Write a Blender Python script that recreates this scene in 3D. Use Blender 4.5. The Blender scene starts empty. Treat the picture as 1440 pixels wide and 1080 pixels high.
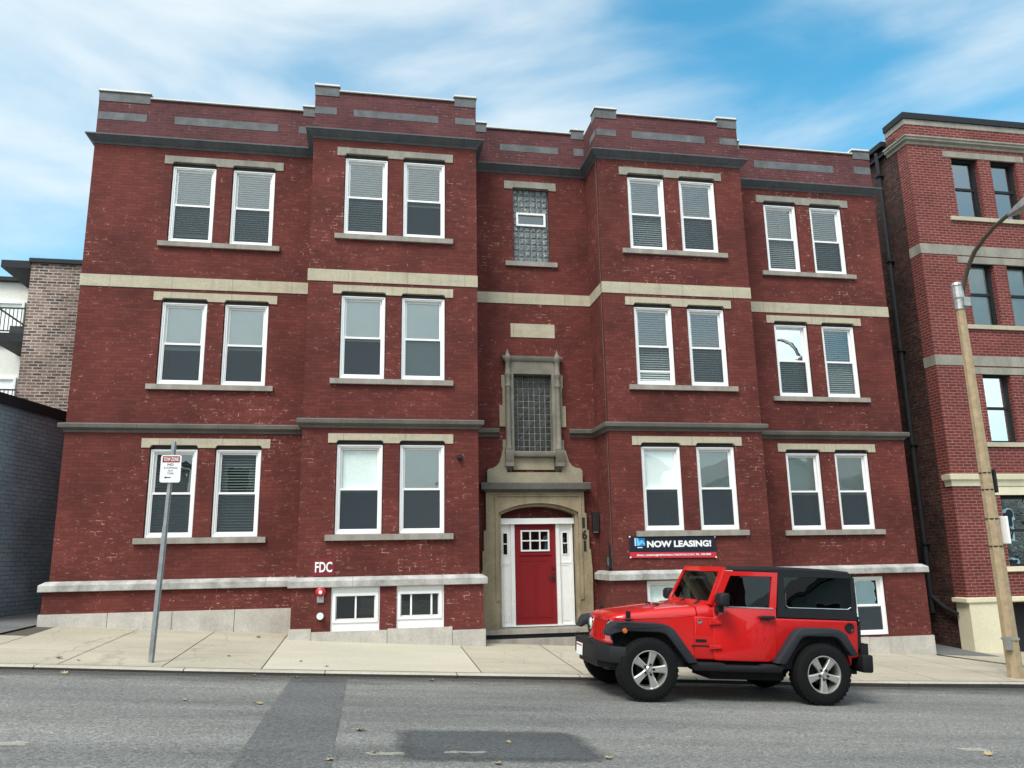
import bpy, bmesh, math, random
from mathutils import Vector, Matrix
R = math.radians
random.seed(7)
scn = bpy.context.scene
COL = scn.collection

# ------------------------------------------------------------------ camera
cam_d = bpy.data.cameras.new("camera")
cam = bpy.data.objects.new("camera", cam_d)
COL.objects.link(cam)
cam_d.sensor_width = 36.0
cam_d.lens = 1114.35 / 1440 * 36
cam_d.clip_start = 0.1
cam_d.clip_end = 2000
_yaw, _pitch, _roll = 0.179686, 0.212890, -0.0171337
_f = Vector((math.sin(_yaw) * math.cos(_pitch), math.cos(_yaw) * math.cos(_pitch), math.sin(_pitch)))
_r = Vector((math.cos(_yaw), -math.sin(_yaw), 0))
_u = _r.cross(_f)
_r2 = _r * math.cos(_roll) + _u * math.sin(_roll)
_u2 = -_r * math.sin(_roll) + _u * math.cos(_roll)
cam.matrix_world = Matrix((( _r2.x, _u2.x, -_f.x, -3.03534), (_r2.y, _u2.y, -_f.y, -16.32644),
                           (_r2.z, _u2.z, -_f.z, 1.404853), (0, 0, 0, 1)))
scn.camera = cam

# ------------------------------------------------------------------ sky, sun, exposure
SUN_EL, SUN_AZ = R(54), math.atan2(-0.62, -0.78)      # azimuth measured from +Y towards +X
SKY_STRENGTH, SUN_STRENGTH, EXPOSURE = 0.12, 1.9, 0.85
world = bpy.data.worlds.new("World")
scn.world = world
world.use_nodes = True
wn, wl = world.node_tree.nodes, world.node_tree.links
wn.clear()
w_out = wn.new("ShaderNodeOutputWorld")
w_bg = wn.new("ShaderNodeBackground")
w_bg.inputs["Strength"].default_value = SKY_STRENGTH
sky = wn.new("ShaderNodeTexSky")
sky.sky_type = 'NISHITA'
sky.sun_disc = False
sky.sun_elevation = SUN_EL
sky.sun_rotation = SUN_AZ
sky.air_density = 1.0
sky.dust_density = 0.6
sky.ozone_density = 2.5
tc = wn.new("ShaderNodeTexCoord")
mp = wn.new("ShaderNodeMapping")
mp.inputs["Rotation"].default_value = (0.0, R(24), R(12))
mp.inputs["Scale"].default_value = (1.5, 1.5, 4.6)
mp.inputs["Location"].default_value = (0.35, 0.2, 0.1)
wl.new(tc.outputs["Generated"], mp.inputs["Vector"])
n1 = wn.new("ShaderNodeTexNoise")
n1.inputs["Scale"].default_value = 1.7
n1.inputs["Detail"].default_value = 8
n1.inputs["Roughness"].default_value = 0.5
n1.inputs["Distortion"].default_value = 0.35
wl.new(mp.outputs["Vector"], n1.inputs["Vector"])
sep = wn.new("ShaderNodeSeparateXYZ")
wl.new(tc.outputs["Generated"], sep.inputs["Vector"])
bias = wn.new("ShaderNodeMath"); bias.operation = 'MULTIPLY_ADD'      # thicker cloud to the left
wl.new(sep.outputs["X"], bias.inputs[0]); bias.inputs[1].default_value = -0.25; bias.inputs[2].default_value = 0.03
bias0 = bias
bias = wn.new("ShaderNodeMath"); bias.operation = 'MULTIPLY_ADD'      # and behind the street
byr = wn.new("ShaderNodeMapRange"); wl.new(sep.outputs["Y"], byr.inputs["Value"])
byr.inputs["From Min"].default_value = 0.25; byr.inputs["From Max"].default_value = -0.3
byr.inputs["To Min"].default_value = 0.0; byr.inputs["To Max"].default_value = 0.22
wl.new(byr.outputs["Result"], bias.inputs[0]); bias.inputs[1].default_value = 1.0; wl.new(bias0.outputs[0], bias.inputs[2])
addb = wn.new("ShaderNodeMath"); addb.operation = 'ADD'
wl.new(n1.outputs["Fac"], addb.inputs[0]); wl.new(bias.outputs[0], addb.inputs[1])
ramp = wn.new("ShaderNodeValToRGB")
ramp.color_ramp.interpolation = 'EASE'
ramp.color_ramp.elements[0].position = 0.30; ramp.color_ramp.elements[0].color = (0.02, 0.02, 0.02, 1)
ramp.color_ramp.elements[1].position = 0.80; ramp.color_ramp.elements[1].color = (0.92, 0.92, 0.92, 1)
wl.new(addb.outputs[0], ramp.inputs["Fac"])
tint = wn.new("ShaderNodeMix"); tint.data_type = 'RGBA'; tint.blend_type = 'MULTIPLY'
tint.inputs["Factor"].default_value = 1.0
wl.new(sky.outputs["Color"], tint.inputs["A"])
tint.inputs["B"].default_value = (0.40, 1.20, 1.16, 1)
cmix = wn.new("ShaderNodeMix"); cmix.data_type = 'RGBA'
wl.new(ramp.outputs["Color"], cmix.inputs["Factor"])
wl.new(tint.outputs["Result"], cmix.inputs["A"])
sdot = wn.new("ShaderNodeVectorMath"); sdot.operation = 'DOT_PRODUCT'     # cloud is brightest round the veiled sun
wl.new(tc.outputs["Generated"], sdot.inputs[0])
sdot.inputs[1].default_value = (math.sin(SUN_AZ) * math.cos(SUN_EL), math.cos(SUN_AZ) * math.cos(SUN_EL), math.sin(SUN_EL))
cbr = wn.new("ShaderNodeMapRange"); wl.new(sdot.outputs["Value"], cbr.inputs["Value"])
cbr.inputs["From Min"].default_value = 0.2; cbr.inputs["From Max"].default_value = 1.0
cbr.inputs["To Min"].default_value = 4.7; cbr.inputs["To Max"].default_value = 9.5
ccol = wn.new("ShaderNodeVectorMath"); ccol.operation = 'SCALE'
ccol.inputs[0].default_value = (0.98, 1.04, 1.05)
wl.new(cbr.outputs["Result"], ccol.inputs["Scale"])
wl.new(ccol.outputs["Vector"], cmix.inputs["B"])
wl.new(cmix.outputs["Result"], w_bg.inputs["Color"])
wl.new(w_bg.outputs[0], w_out.inputs["Surface"])

sun_d = bpy.data.lights.new("sun", 'SUN')
sun_d.energy = SUN_STRENGTH
sun_d.angle = R(22)
sun_d.color = (1.0, 0.95, 0.88)
sun = bpy.data.objects.new("sun", sun_d)
COL.objects.link(sun)
_sd = Vector((math.sin(SUN_AZ) * math.cos(SUN_EL), math.cos(SUN_AZ) * math.cos(SUN_EL), math.sin(SUN_EL)))
sun.rotation_euler = _sd.to_track_quat('Z', 'Y').to_euler()
sun.location = _sd * 60
scn.view_settings.view_transform = 'Standard'
scn.view_settings.look = 'None'
scn.view_settings.gamma = 1.0
scn.view_settings.use_curve_mapping = False
scn.view_settings.exposure = EXPOSURE
scn.cycles.max_bounces = 8
scn.cycles.transparent_max_bounces = 12

# ------------------------------------------------------------------ materials
def new_mat(name):
    m = bpy.data.materials.new(name)
    m.use_nodes = True
    return m, m.node_tree.nodes, m.node_tree.links, m.node_tree.nodes["Principled BSDF"]

def noise(nd, lk, vec, scale, detail=4, rough=0.55):
    n = nd.new("ShaderNodeTexNoise")
    n.inputs["Scale"].default_value = scale
    n.inputs["Detail"].default_value = detail
    n.inputs["Roughness"].default_value = rough
    lk.new(vec, n.inputs["Vector"])
    return n.outputs["Fac"]

def maprange(nd, lk, val, a, b, c, d):
    n = nd.new("ShaderNodeMapRange")
    n.inputs["From Min"].default_value = a; n.inputs["From Max"].default_value = b
    n.inputs["To Min"].default_value = c; n.inputs["To Max"].default_value = d
    lk.new(val, n.inputs["Value"])
    return n.outputs["Result"]

def mixc(nd, lk, fac, a, b, mode='MIX'):
    n = nd.new("ShaderNodeMix"); n.data_type = 'RGBA'; n.blend_type = mode
    for s, v in (("Factor", fac), ("A", a), ("B", b)):
        if isinstance(v, (int, float)):
            n.inputs[s].default_value = v
        elif isinstance(v, tuple):
            n.inputs[s].default_value = v if len(v) == 4 else (*v, 1)
        else:
            lk.new(v, n.inputs[s])
    return n.outputs["Result"]

def bump(nd, lk, bs, height, strength, dist=0.02):
    b = nd.new("ShaderNodeBump")
    b.inputs["Strength"].default_value = strength
    b.inputs["Distance"].default_value = dist
    lk.new(height, b.inputs["Height"])
    lk.new(b.outputs["Normal"], bs.inputs["Normal"])

def mat(name, col, rough=0.7, var=0.0, scale=2.0, col2=None, metal=0.0, coat=0.0, bmp=0.0, bscale=60, stretch=None, spec=0.5, joint=0.0):
    m, nd, lk, bs = new_mat(name)
    bs.inputs["Roughness"].default_value = rough
    bs.inputs["Metallic"].default_value = metal
    bs.inputs["Coat Weight"].default_value = coat
    bs.inputs["Coat Roughness"].default_value = 0.05
    bs.inputs["Specular IOR Level"].default_value = spec
    bs.inputs["Base Color"].default_value = (*col, 1)
    t = nd.new("ShaderNodeTexCoord")
    vec = t.outputs["Object"]
    if stretch:
        mpn = nd.new("ShaderNodeMapping"); mpn.inputs["Scale"].default_value = stretch
        lk.new(vec, mpn.inputs["Vector"]); vec = mpn.outputs["Vector"]
    if var or col2:
        c2 = col2 or tuple(c * (1 - var) for c in col)
        f = maprange(nd, lk, noise(nd, lk, vec, scale, 6, 0.62), 0.32, 0.68, 0, 1)
        out = mixc(nd, lk, f, (*col, 1), (*c2, 1))
        f2 = maprange(nd, lk, noise(nd, lk, t.outputs["Object"], scale * 17, 3), 0.3, 0.7, 1 - min(0.12, var * 0.5), 1 + min(0.10, var * 0.4))
        out = mixc(nd, lk, 1.0, out, f2, 'MULTIPLY')
        if joint:
            uvx = nd.new("ShaderNodeSeparateXYZ"); lk.new(nd.new("ShaderNodeUVMap").outputs["UV"], uvx.inputs["Vector"])
            md = nd.new("ShaderNodeMath"); md.operation = 'PINGPONG'; lk.new(uvx.outputs["X"], md.inputs[0]); md.inputs[1].default_value = joint / 2
            jf = maprange(nd, lk, md.outputs[0], 0.004, 0.012, 0.6, 0)
            out = mixc(nd, lk, jf, out, tuple(c * 0.45 for c in col) + (1,))
            st = nd.new("ShaderNodeMapping"); st.inputs["Scale"].default_value = (5, 5, 0.35); lk.new(t.outputs["Object"], st.inputs["Vector"])
            sf = maprange(nd, lk, noise(nd, lk, st.outputs["Vector"], 1.3, 4, 0.7), 0.52, 0.72, 0, 0.4)
            out = mixc(nd, lk, sf, out, tuple(c * 0.5 for c in col) + (1,))
        lk.new(out, bs.inputs["Base Color"])
    if bmp:
        bump(nd, lk, bs, noise(nd, lk, t.outputs["Object"], bscale, 3), bmp, 0.01)
    return m

def brick(name, c1, c2, mdark, mpale, pale_lo, pale_hi, w=0.205, h=0.068, ms=0.008, big=0.25, rough=0.75, bmp=0.25, bias=0.0, stain=None):
    m, nd, lk, bs = new_mat(name)
    bs.inputs["Roughness"].default_value = 0.85
    bs.inputs["Specular IOR Level"].default_value = 0.25
    uv = nd.new("ShaderNodeUVMap").outputs["UV"]
    # mortar: mostly tinted like the brick, flaked to pale along random joints
    mpn = nd.new("ShaderNodeMapping"); mpn.inputs["Scale"].default_value = (1.7, 1.5, 1)
    lk.new(uv, mpn.inputs["Vector"])
    pf = noise(nd, lk, mpn.outputs["Vector"], 4.2, 5, 0.8)
    big2 = noise(nd, lk, uv, 0.45, 3)
    addn = nd.new("ShaderNodeMath"); addn.operation = 'MULTIPLY_ADD'
    lk.new(big2, addn.inputs[0]); addn.inputs[1].default_value = 0.35; lk.new(pf, addn.inputs[2])
    pm = maprange(nd, lk, addn.outputs[0], pale_lo + 0.175, pale_hi + 0.175, 0, 1)
    mort = mixc(nd, lk, pm, (*mdark, 1), (*mpale, 1))
    b = nd.new("ShaderNodeTexBrick")
    b.offset = 0.5; b.squash = 1.0
    b.inputs["Scale"].default_value = 1.0
    b.inputs["Mortar Size"].default_value = ms
    b.inputs["Mortar Smooth"].default_value = 0.15
    b.inputs["Bias"].default_value = bias
    b.inputs["Brick Width"].default_value = w
    b.inputs["Row Height"].default_value = h
    b.inputs["Color1"].default_value = (*c1, 1)
    b.inputs["Color2"].default_value = (*c2, 1)
    lk.new(uv, b.inputs["Vector"]); lk.new(mort, b.inputs["Mortar"])
    out = b.outputs["Color"]
    f = maprange(nd, lk, noise(nd, lk, uv, 0.8, 6, 0.6), 0.3, 0.7, 1 - big, 1 + big * 0.8)
    out = mixc(nd, lk, 1.0, out, f, 'MULTIPLY')
    if stain:
        sf = maprange(nd, lk, noise(nd, lk, uv, 0.55, 6, 0.65), 0.52, 0.72, 0, stain[1])
        out = mixc(nd, lk, sf, out, (*stain[0], 1))
    lk.new(out, bs.inputs["Base Color"])
    inv = nd.new("ShaderNodeMath"); inv.operation = 'SUBTRACT'; inv.inputs[0].default_value = 1
    lk.new(b.outputs["Fac"], inv.inputs[1])
    if bmp:
        bump(nd, lk, bs, inv.outputs[0], bmp, 0.008)
    return m

def glass(name, tintc, ior=1.6, rough=0.0, dark=0.0):
    m = bpy.data.materials.new(name); m.use_nodes = True
    nd, lk = m.node_tree.nodes, m.node_tree.links
    nd.clear()
    out = nd.new("ShaderNodeOutputMaterial")
    tr = nd.new("ShaderNodeBsdfTransparent"); tr.inputs["Color"].default_value = (*tintc, 1)
    gl = nd.new("ShaderNodeBsdfGlossy"); gl.inputs["Roughness"].default_value = rough
    gl.inputs["Color"].default_value = (0.95, 1.0, 1.0, 1)
    fr = nd.new("ShaderNodeFresnel"); fr.inputs["IOR"].default_value = ior
    t = nd.new("ShaderNodeTexCoord")
    bp = nd.new("ShaderNodeBump"); bp.inputs["Strength"].default_value = 0.06; bp.inputs["Distance"].default_value = 0.02
    lk.new(noise(nd, lk, t.outputs["Object"], 2.3, 2), bp.inputs["Height"])
    lk.new(bp.outputs["Normal"], gl.inputs["Normal"])
    mx = nd.new("ShaderNodeMixShader")
    lk.new(fr.outputs[0], mx.inputs[0]); lk.new(tr.outputs[0], mx.inputs[1]); lk.new(gl.outputs[0], mx.inputs[2])
    lk.new(mx.outputs[0], out.inputs["Surface"])
    return m

def screen_mat(name, cover, col):
    m = bpy.data.materials.new(name); m.use_nodes = True
    nd, lk = m.node_tree.nodes, m.node_tree.links
    nd.clear()
    out = nd.new("ShaderNodeOutputMaterial")
    tr = nd.new("ShaderNodeBsdfTransparent")
    df = nd.new("ShaderNodeBsdfDiffuse"); df.inputs["Color"].default_value = (*col, 1)
    mx = nd.new("ShaderNodeMixShader"); mx.inputs[0].default_value = cover
    lk.new(tr.outputs[0], mx.inputs[1]); lk.new(df.outputs[0], mx.inputs[2])
    lk.new(mx.outputs[0], out.inputs["Surface"])
    return m

M = {}
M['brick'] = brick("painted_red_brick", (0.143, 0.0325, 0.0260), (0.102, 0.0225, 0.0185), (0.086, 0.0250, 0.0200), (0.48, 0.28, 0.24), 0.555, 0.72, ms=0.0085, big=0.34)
M['brick_par_haze'] = brick("haze_tinted_parapet_brick", (0.120, 0.038, 0.040), (0.085, 0.029, 0.032), (0.10, 0.048, 0.050), (0.32, 0.22, 0.21), 0.54, 0.78)  # lens veil over the parapet put into the brick as a greyer purple
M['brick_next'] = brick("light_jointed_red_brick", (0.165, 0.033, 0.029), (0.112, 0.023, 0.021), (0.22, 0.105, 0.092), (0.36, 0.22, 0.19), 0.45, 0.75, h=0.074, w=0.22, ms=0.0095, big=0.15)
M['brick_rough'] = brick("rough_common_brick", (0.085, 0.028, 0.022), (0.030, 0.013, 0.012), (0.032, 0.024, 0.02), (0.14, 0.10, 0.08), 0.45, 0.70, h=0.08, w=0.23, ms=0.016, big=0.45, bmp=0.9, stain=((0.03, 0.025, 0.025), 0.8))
M['brick_slate'] = brick("slate_painted_brick", (0.25, 0.30, 0.345), (0.21, 0.255, 0.30), (0.125, 0.155, 0.185), (0.34, 0.40, 0.45), 0.50, 0.75, h=0.085, w=0.26, ms=0.010, big=0.30, rough=0.55, bmp=0.5)
M['brick_tan'] = brick("mixed_tan_brick", (0.25, 0.165, 0.13), (0.055, 0.043, 0.042), (0.30, 0.25, 0.22), (0.42, 0.36, 0.32), 0.4, 0.6, h=0.105, w=0.30, ms=0.018, big=0.45, bias=0.0)
M['lime'] = mat("cream_limestone", (0.46, 0.41, 0.30), 0.8, 0.20, 1.6, bmp=0.15, stretch=(1, 1, 3.0), joint=1.18)
M['lime_tan'] = mat("tan_limestone", (0.35, 0.285, 0.18), 0.8, 0.45, 1.6, bmp=0.2, stretch=(1.5, 1.5, 0.8))
M['lime_soot'] = mat("soot_greyed_limestone", (0.225, 0.205, 0.165), 0.85, 0.45, 2.0, bmp=0.3)
M['lime_brown'] = mat("brown_stained_limestone", (0.34, 0.30, 0.21), 0.85, 0.35, 1.8, bmp=0.25)
M['lime_grey'] = mat("weathered_limestone", (0.31, 0.29, 0.245), 0.85, 0.4, 1.8, bmp=0.25, stretch=(1.6, 1.6, 0.6))
M['lime_dark'] = mat("sooty_limestone", (0.135, 0.125, 0.11), 0.85, 0.5, 2.2, bmp=0.3)
M['stone_dark'] = mat("dark_grey_stone", (0.122, 0.112, 0.098), 0.75, 0.4, 1.4, bmp=0.25, joint=1.5)
M['cornice'] = mat("slate_grey_cornice", (0.085, 0.092, 0.10), 0.7, 0.35, 1.2, stretch=(3, 3, 0.5), bmp=0.15)
M['sill'] = mat("grey_sill_stone", (0.33, 0.30, 0.26), 0.8, 0.35, 2.5, bmp=0.2, stretch=(2, 2, 0.7))
M['water'] = mat("mottled_water_table_stone", (0.50, 0.49, 0.46), 0.8, 0.55, 3.2, bmp=0.3, joint=1.65)
M['granite'] = mat("pale_granite", (0.52, 0.49, 0.44), 0.8, 0.30, 2.0, bmp=0.2, joint=50)
M['panel_grey'] = mat("grey_stone_panel", (0.145, 0.15, 0.156), 0.8, 0.5, 3.5)
M['cap_white'] = mat("white_coping", (0.70, 0.69, 0.66), 0.6, 0.15, 2.0)
M['white'] = mat("white_vinyl", (0.82, 0.82, 0.81), 0.4, 0.04, 0.8)
M['white_door'] = mat("white_door_paint", (0.78, 0.78, 0.76), 0.4, 0.08, 1.5)
M['door'] = mat("red_door_paint", (0.20, 0.010, 0.013), 0.6, 0.12, 2.2, spec=0.2)
M['black'] = mat("black_metal", (0.014, 0.014, 0.015), 0.45)
M['black_gloss'] = mat("gloss_black", (0.012, 0.012, 0.013), 0.25)
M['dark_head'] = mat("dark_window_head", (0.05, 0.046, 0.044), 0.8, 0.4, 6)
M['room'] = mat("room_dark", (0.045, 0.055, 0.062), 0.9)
M['pane'] = glass("window_glass", (0.96, 1.0, 0.99), 2.25)
M['pane_dark'] = glass("dark_window_glass", (0.42, 0.5, 0.5), 2.3)
M['pane_lower'] = glass("lower_window_glass", (0.95, 1.0, 0.985), 1.55)
M['pane_low'] = glass("dim_window_glass", (0.55, 0.6, 0.6), 1.5)
M['pane_sky'] = glass("mirror_like_window_glass", (0.42, 0.5, 0.5), 3.4)
M['screen'] = screen_mat("insect_screen", 0.54, (0.070, 0.088, 0.100))
M['blind'] = mat("white_blind", (0.92, 0.95, 0.935), 0.6)
M['blind_dark'] = mat("dark_green_blind", (0.20, 0.24, 0.22), 0.6)
M['shade'] = mat("pale_roller_shade", (0.90, 0.95, 0.93), 0.8, 0.06, 2)
M['gblock'] = mat("glass_block", (0.17, 0.20, 0.205), 0.08, 0.85, 16, bmp=1.0, bscale=45, spec=1.0)
M['gblock_dark'] = mat("old_glass_block", (0.035, 0.037, 0.032), 0.3, 0.6, 14, bmp=0.7, bscale=40)
M['gmortar'] = mat("glass_block_mortar", (0.22, 0.22, 0.195), 0.85, 0.3, 5)
M['gmortar_dark'] = mat("grey_glass_block_mortar", (0.14, 0.155, 0.16), 0.85, 0.3, 5)
M['roof'] = mat("roof_membrane", (0.2, 0.2, 0.2), 0.9)
M['steel'] = mat("galvanised_steel", (0.42, 0.44, 0.45), 0.45, 0.3, 7, metal=0.6)
M['concrete_pole'] = mat("tan_aggregate_concrete", (0.40, 0.305, 0.185), 0.85, 0.30, 9, bmp=0.6, bscale=70)
M['alu'] = mat("cast_aluminium", (0.50, 0.50, 0.49), 0.4, 0.3, 6, metal=0.7)
M['arm'] = mat("weathered_bronze_arm", (0.10, 0.08, 0.055), 0.5, 0.3, 5, metal=0.3)
M['sign_white'] = mat("sign_white", (0.80, 0.80, 0.80), 0.5)
M['sign_red'] = mat("sign_red", (0.30, 0.025, 0.03), 0.5)
M['sign_black'] = mat("sign_black", (0.02, 0.02, 0.025), 0.5)
M['banner'] = mat("banner_navy_vinyl", (0.006, 0.009, 0.022), 0.45)
M['banner_red'] = mat("banner_red_vinyl", (0.50, 0.022, 0.04), 0.45)
M['banner_blue'] = mat("banner_blue", (0.02, 0.19, 0.50), 0.5)
M['banner_sky'] = mat("banner_light_blue", (0.12, 0.50, 0.80), 0.5)
M['fdc'] = mat("fdc_plate_red", (0.16, 0.010, 0.018), 0.5)
M['bell'] = mat("alarm_red", (0.45, 0.02, 0.03), 0.4)
M['cream_paint'] = mat("cream_masonry_paint", (0.72, 0.66, 0.48), 0.7, 0.12, 1.5)
M['siding'] = mat("cream_siding", (0.74, 0.74, 0.68), 0.7, 0.15, 1.0)
M['dark_trim'] = mat("black_trim", (0.017, 0.019, 0.022), 0.65, spec=0.25)
M['leaf'] = mat("dry_leaf", (0.40, 0.31, 0.16), 0.7, 0.4, 9)
M['leaf2'] = mat("brown_leaf", (0.14, 0.08, 0.04), 0.8, 0.4, 9)
# vehicle
M['car_red'] = mat("red_car_paint", (0.50, 0.0070, 0.0070), 0.4, coat=0.85, spec=0.2)
M['car_black'] = mat("black_moulded_plastic", (0.0085, 0.009, 0.0105), 0.6, 0.15, 6, bmp=0.1, bscale=200, spec=0.3)
M['car_flare'] = mat("grey_black_flare_plastic", (0.021, 0.0245, 0.030), 0.6, 0.12, 5, spec=0.3)
M['tyre'] = mat("tyre_rubber", (0.0065, 0.0065, 0.007), 0.85, 0.2, 6, spec=0.2)
M['rim'] = mat("silver_alloy", (0.55, 0.54, 0.51), 0.36, metal=0.8)
M['under'] = mat("underbody_black", (0.010, 0.010, 0.011), 0.9)
M['car_glass'] = glass("car_glass", (0.22, 0.25, 0.25), 1.5)
M['car_tint'] = glass("privacy_glass", (0.03, 0.03, 0.035), 1.45)
M['chrome'] = mat("chrome", (0.75, 0.75, 0.75), 0.12, metal=1.0)
M['lens'] = mat("headlamp_lens", (0.75, 0.78, 0.80), 0.1, coat=1)
M['amber'] = mat("amber_lens", (0.50, 0.12, 0.02), 0.2, coat=1)
M['tail'] = mat("tail_lamp_red", (0.20, 0.005, 0.01), 0.2, coat=1)
M['seat'] = mat("grey_seat_fabric", (0.06, 0.06, 0.062), 0.9)

def ground_mat(name, col, col2, sc, grit, rough=0.9, cracks=0.0, stretch=(0.35, 1.0, 1.0), dark_edge=0.0, oil=0.0):
    m, nd, lk, bs = new_mat(name)
    bs.inputs["Roughness"].default_value = rough
    t = nd.new("ShaderNodeTexCoord"); ob = t.outputs["Object"]
    mpn = nd.new("ShaderNodeMapping"); mpn.inputs["Scale"].default_value = stretch
    lk.new(ob, mpn.inputs["Vector"])
    f = maprange(nd, lk, noise(nd, lk, mpn.outputs["Vector"], sc, 7, 0.6), 0.3, 0.7, 0, 1)
    out = mixc(nd, lk, f, (*col, 1), (*col2, 1))
    g = maprange(nd, lk, noise(nd, lk, ob, 42, 3, 0.85), 0.3, 0.7, 1 - grit, 1 + grit)
    out = mixc(nd, lk, 1.0, out, g, 'MULTIPLY')
    g2 = maprange(nd, lk, noise(nd, lk, ob, 22, 3, 0.7), 0.3, 0.7, 1 - grit * 0.45, 1 + grit * 0.45)
    out = mixc(nd, lk, 1.0, out, g2, 'MULTIPLY')
    if oil:
        of = maprange(nd, lk, noise(nd, lk, mpn.outputs["Vector"], 1.1, 6, 0.7), 0.58, 0.70, 0, oil)
        out = mixc(nd, lk, of, out, tuple(c * 0.45 for c in col) + (1,))
    if cracks:
        v = nd.new("ShaderNodeTexVoronoi"); v.feature = 'DISTANCE_TO_EDGE'; v.inputs["Scale"].default_value = 0.55
        dn = nd.new("ShaderNodeTexNoise"); dn.inputs["Scale"].default_value = 3; dn.inputs["Detail"].default_value = 5
        lk.new(ob, dn.inputs["Vector"])
        vm = nd.new("ShaderNodeVectorMath"); vm.operation = 'MULTIPLY_ADD'; vm.inputs[1].default_value = (0.5, 0.5, 0)
        lk.new(dn.outputs["Color"], vm.inputs[0]); lk.new(ob, vm.inputs[2])
        lk.new(vm.outputs[0], v.inputs["Vector"])
        cf = maprange(nd, lk, v.outputs["Distance"], 0.0, 0.012, cracks, 0)
        out = mixc(nd, lk, cf, out, tuple(c * 0.3 for c in col) + (1,))
    lk.new(out, bs.inputs["Base Color"])
    bump(nd, lk, bs, noise(nd, lk, ob, 110, 3), 0.5, 0.012)
    return m
M['road'] = ground_mat("worn_asphalt", (0.228, 0.222, 0.203), (0.100, 0.102, 0.098), 0.9, 0.80, oil=0.65, stretch=(0.16, 1.0, 1.0))
M['road_patch'] = ground_mat("newer_asphalt_patch", (0.116, 0.118, 0.116), (0.082, 0.084, 0.083), 1.1, 0.75)
M['road_dark'] = ground_mat("dark_asphalt_patch", (0.082, 0.086, 0.088), (0.050, 0.053, 0.055), 2.0, 0.7)
M['walk'] = ground_mat("sidewalk_concrete", (0.44, 0.395, 0.305), (0.335, 0.30, 0.23), 1.3, 0.16, oil=0.38, cracks=0.35)
M['walk_new'] = ground_mat("new_sidewalk_concrete", (0.49, 0.45, 0.36), (0.41, 0.375, 0.29), 1.0, 0.12, oil=0.12)
M['walk_base'] = ground_mat("joint_dirt", (0.10, 0.08, 0.06), (0.07, 0.055, 0.045), 2, 0.2)
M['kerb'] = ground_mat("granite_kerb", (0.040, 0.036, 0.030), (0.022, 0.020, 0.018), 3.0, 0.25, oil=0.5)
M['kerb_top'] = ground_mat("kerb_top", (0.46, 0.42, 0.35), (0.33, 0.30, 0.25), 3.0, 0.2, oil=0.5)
M['lot'] = ground_mat("lot_asphalt", (0.16, 0.16, 0.155), (0.11, 0.11, 0.11), 1.5, 0.3, oil=0.5)
M['earth'] = ground_mat("bare_ground", (0.16, 0.15, 0.13), (0.12, 0.11, 0.10), 0.5, 0.2)
M['gutter'] = ground_mat("gutter_grit", (0.050, 0.047, 0.040), (0.085, 0.08, 0.07), 3.0, 0.5)
M['paint_worn'] = screen_mat("worn_road_paint", 0.28, (0.62, 0.60, 0.48))

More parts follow.
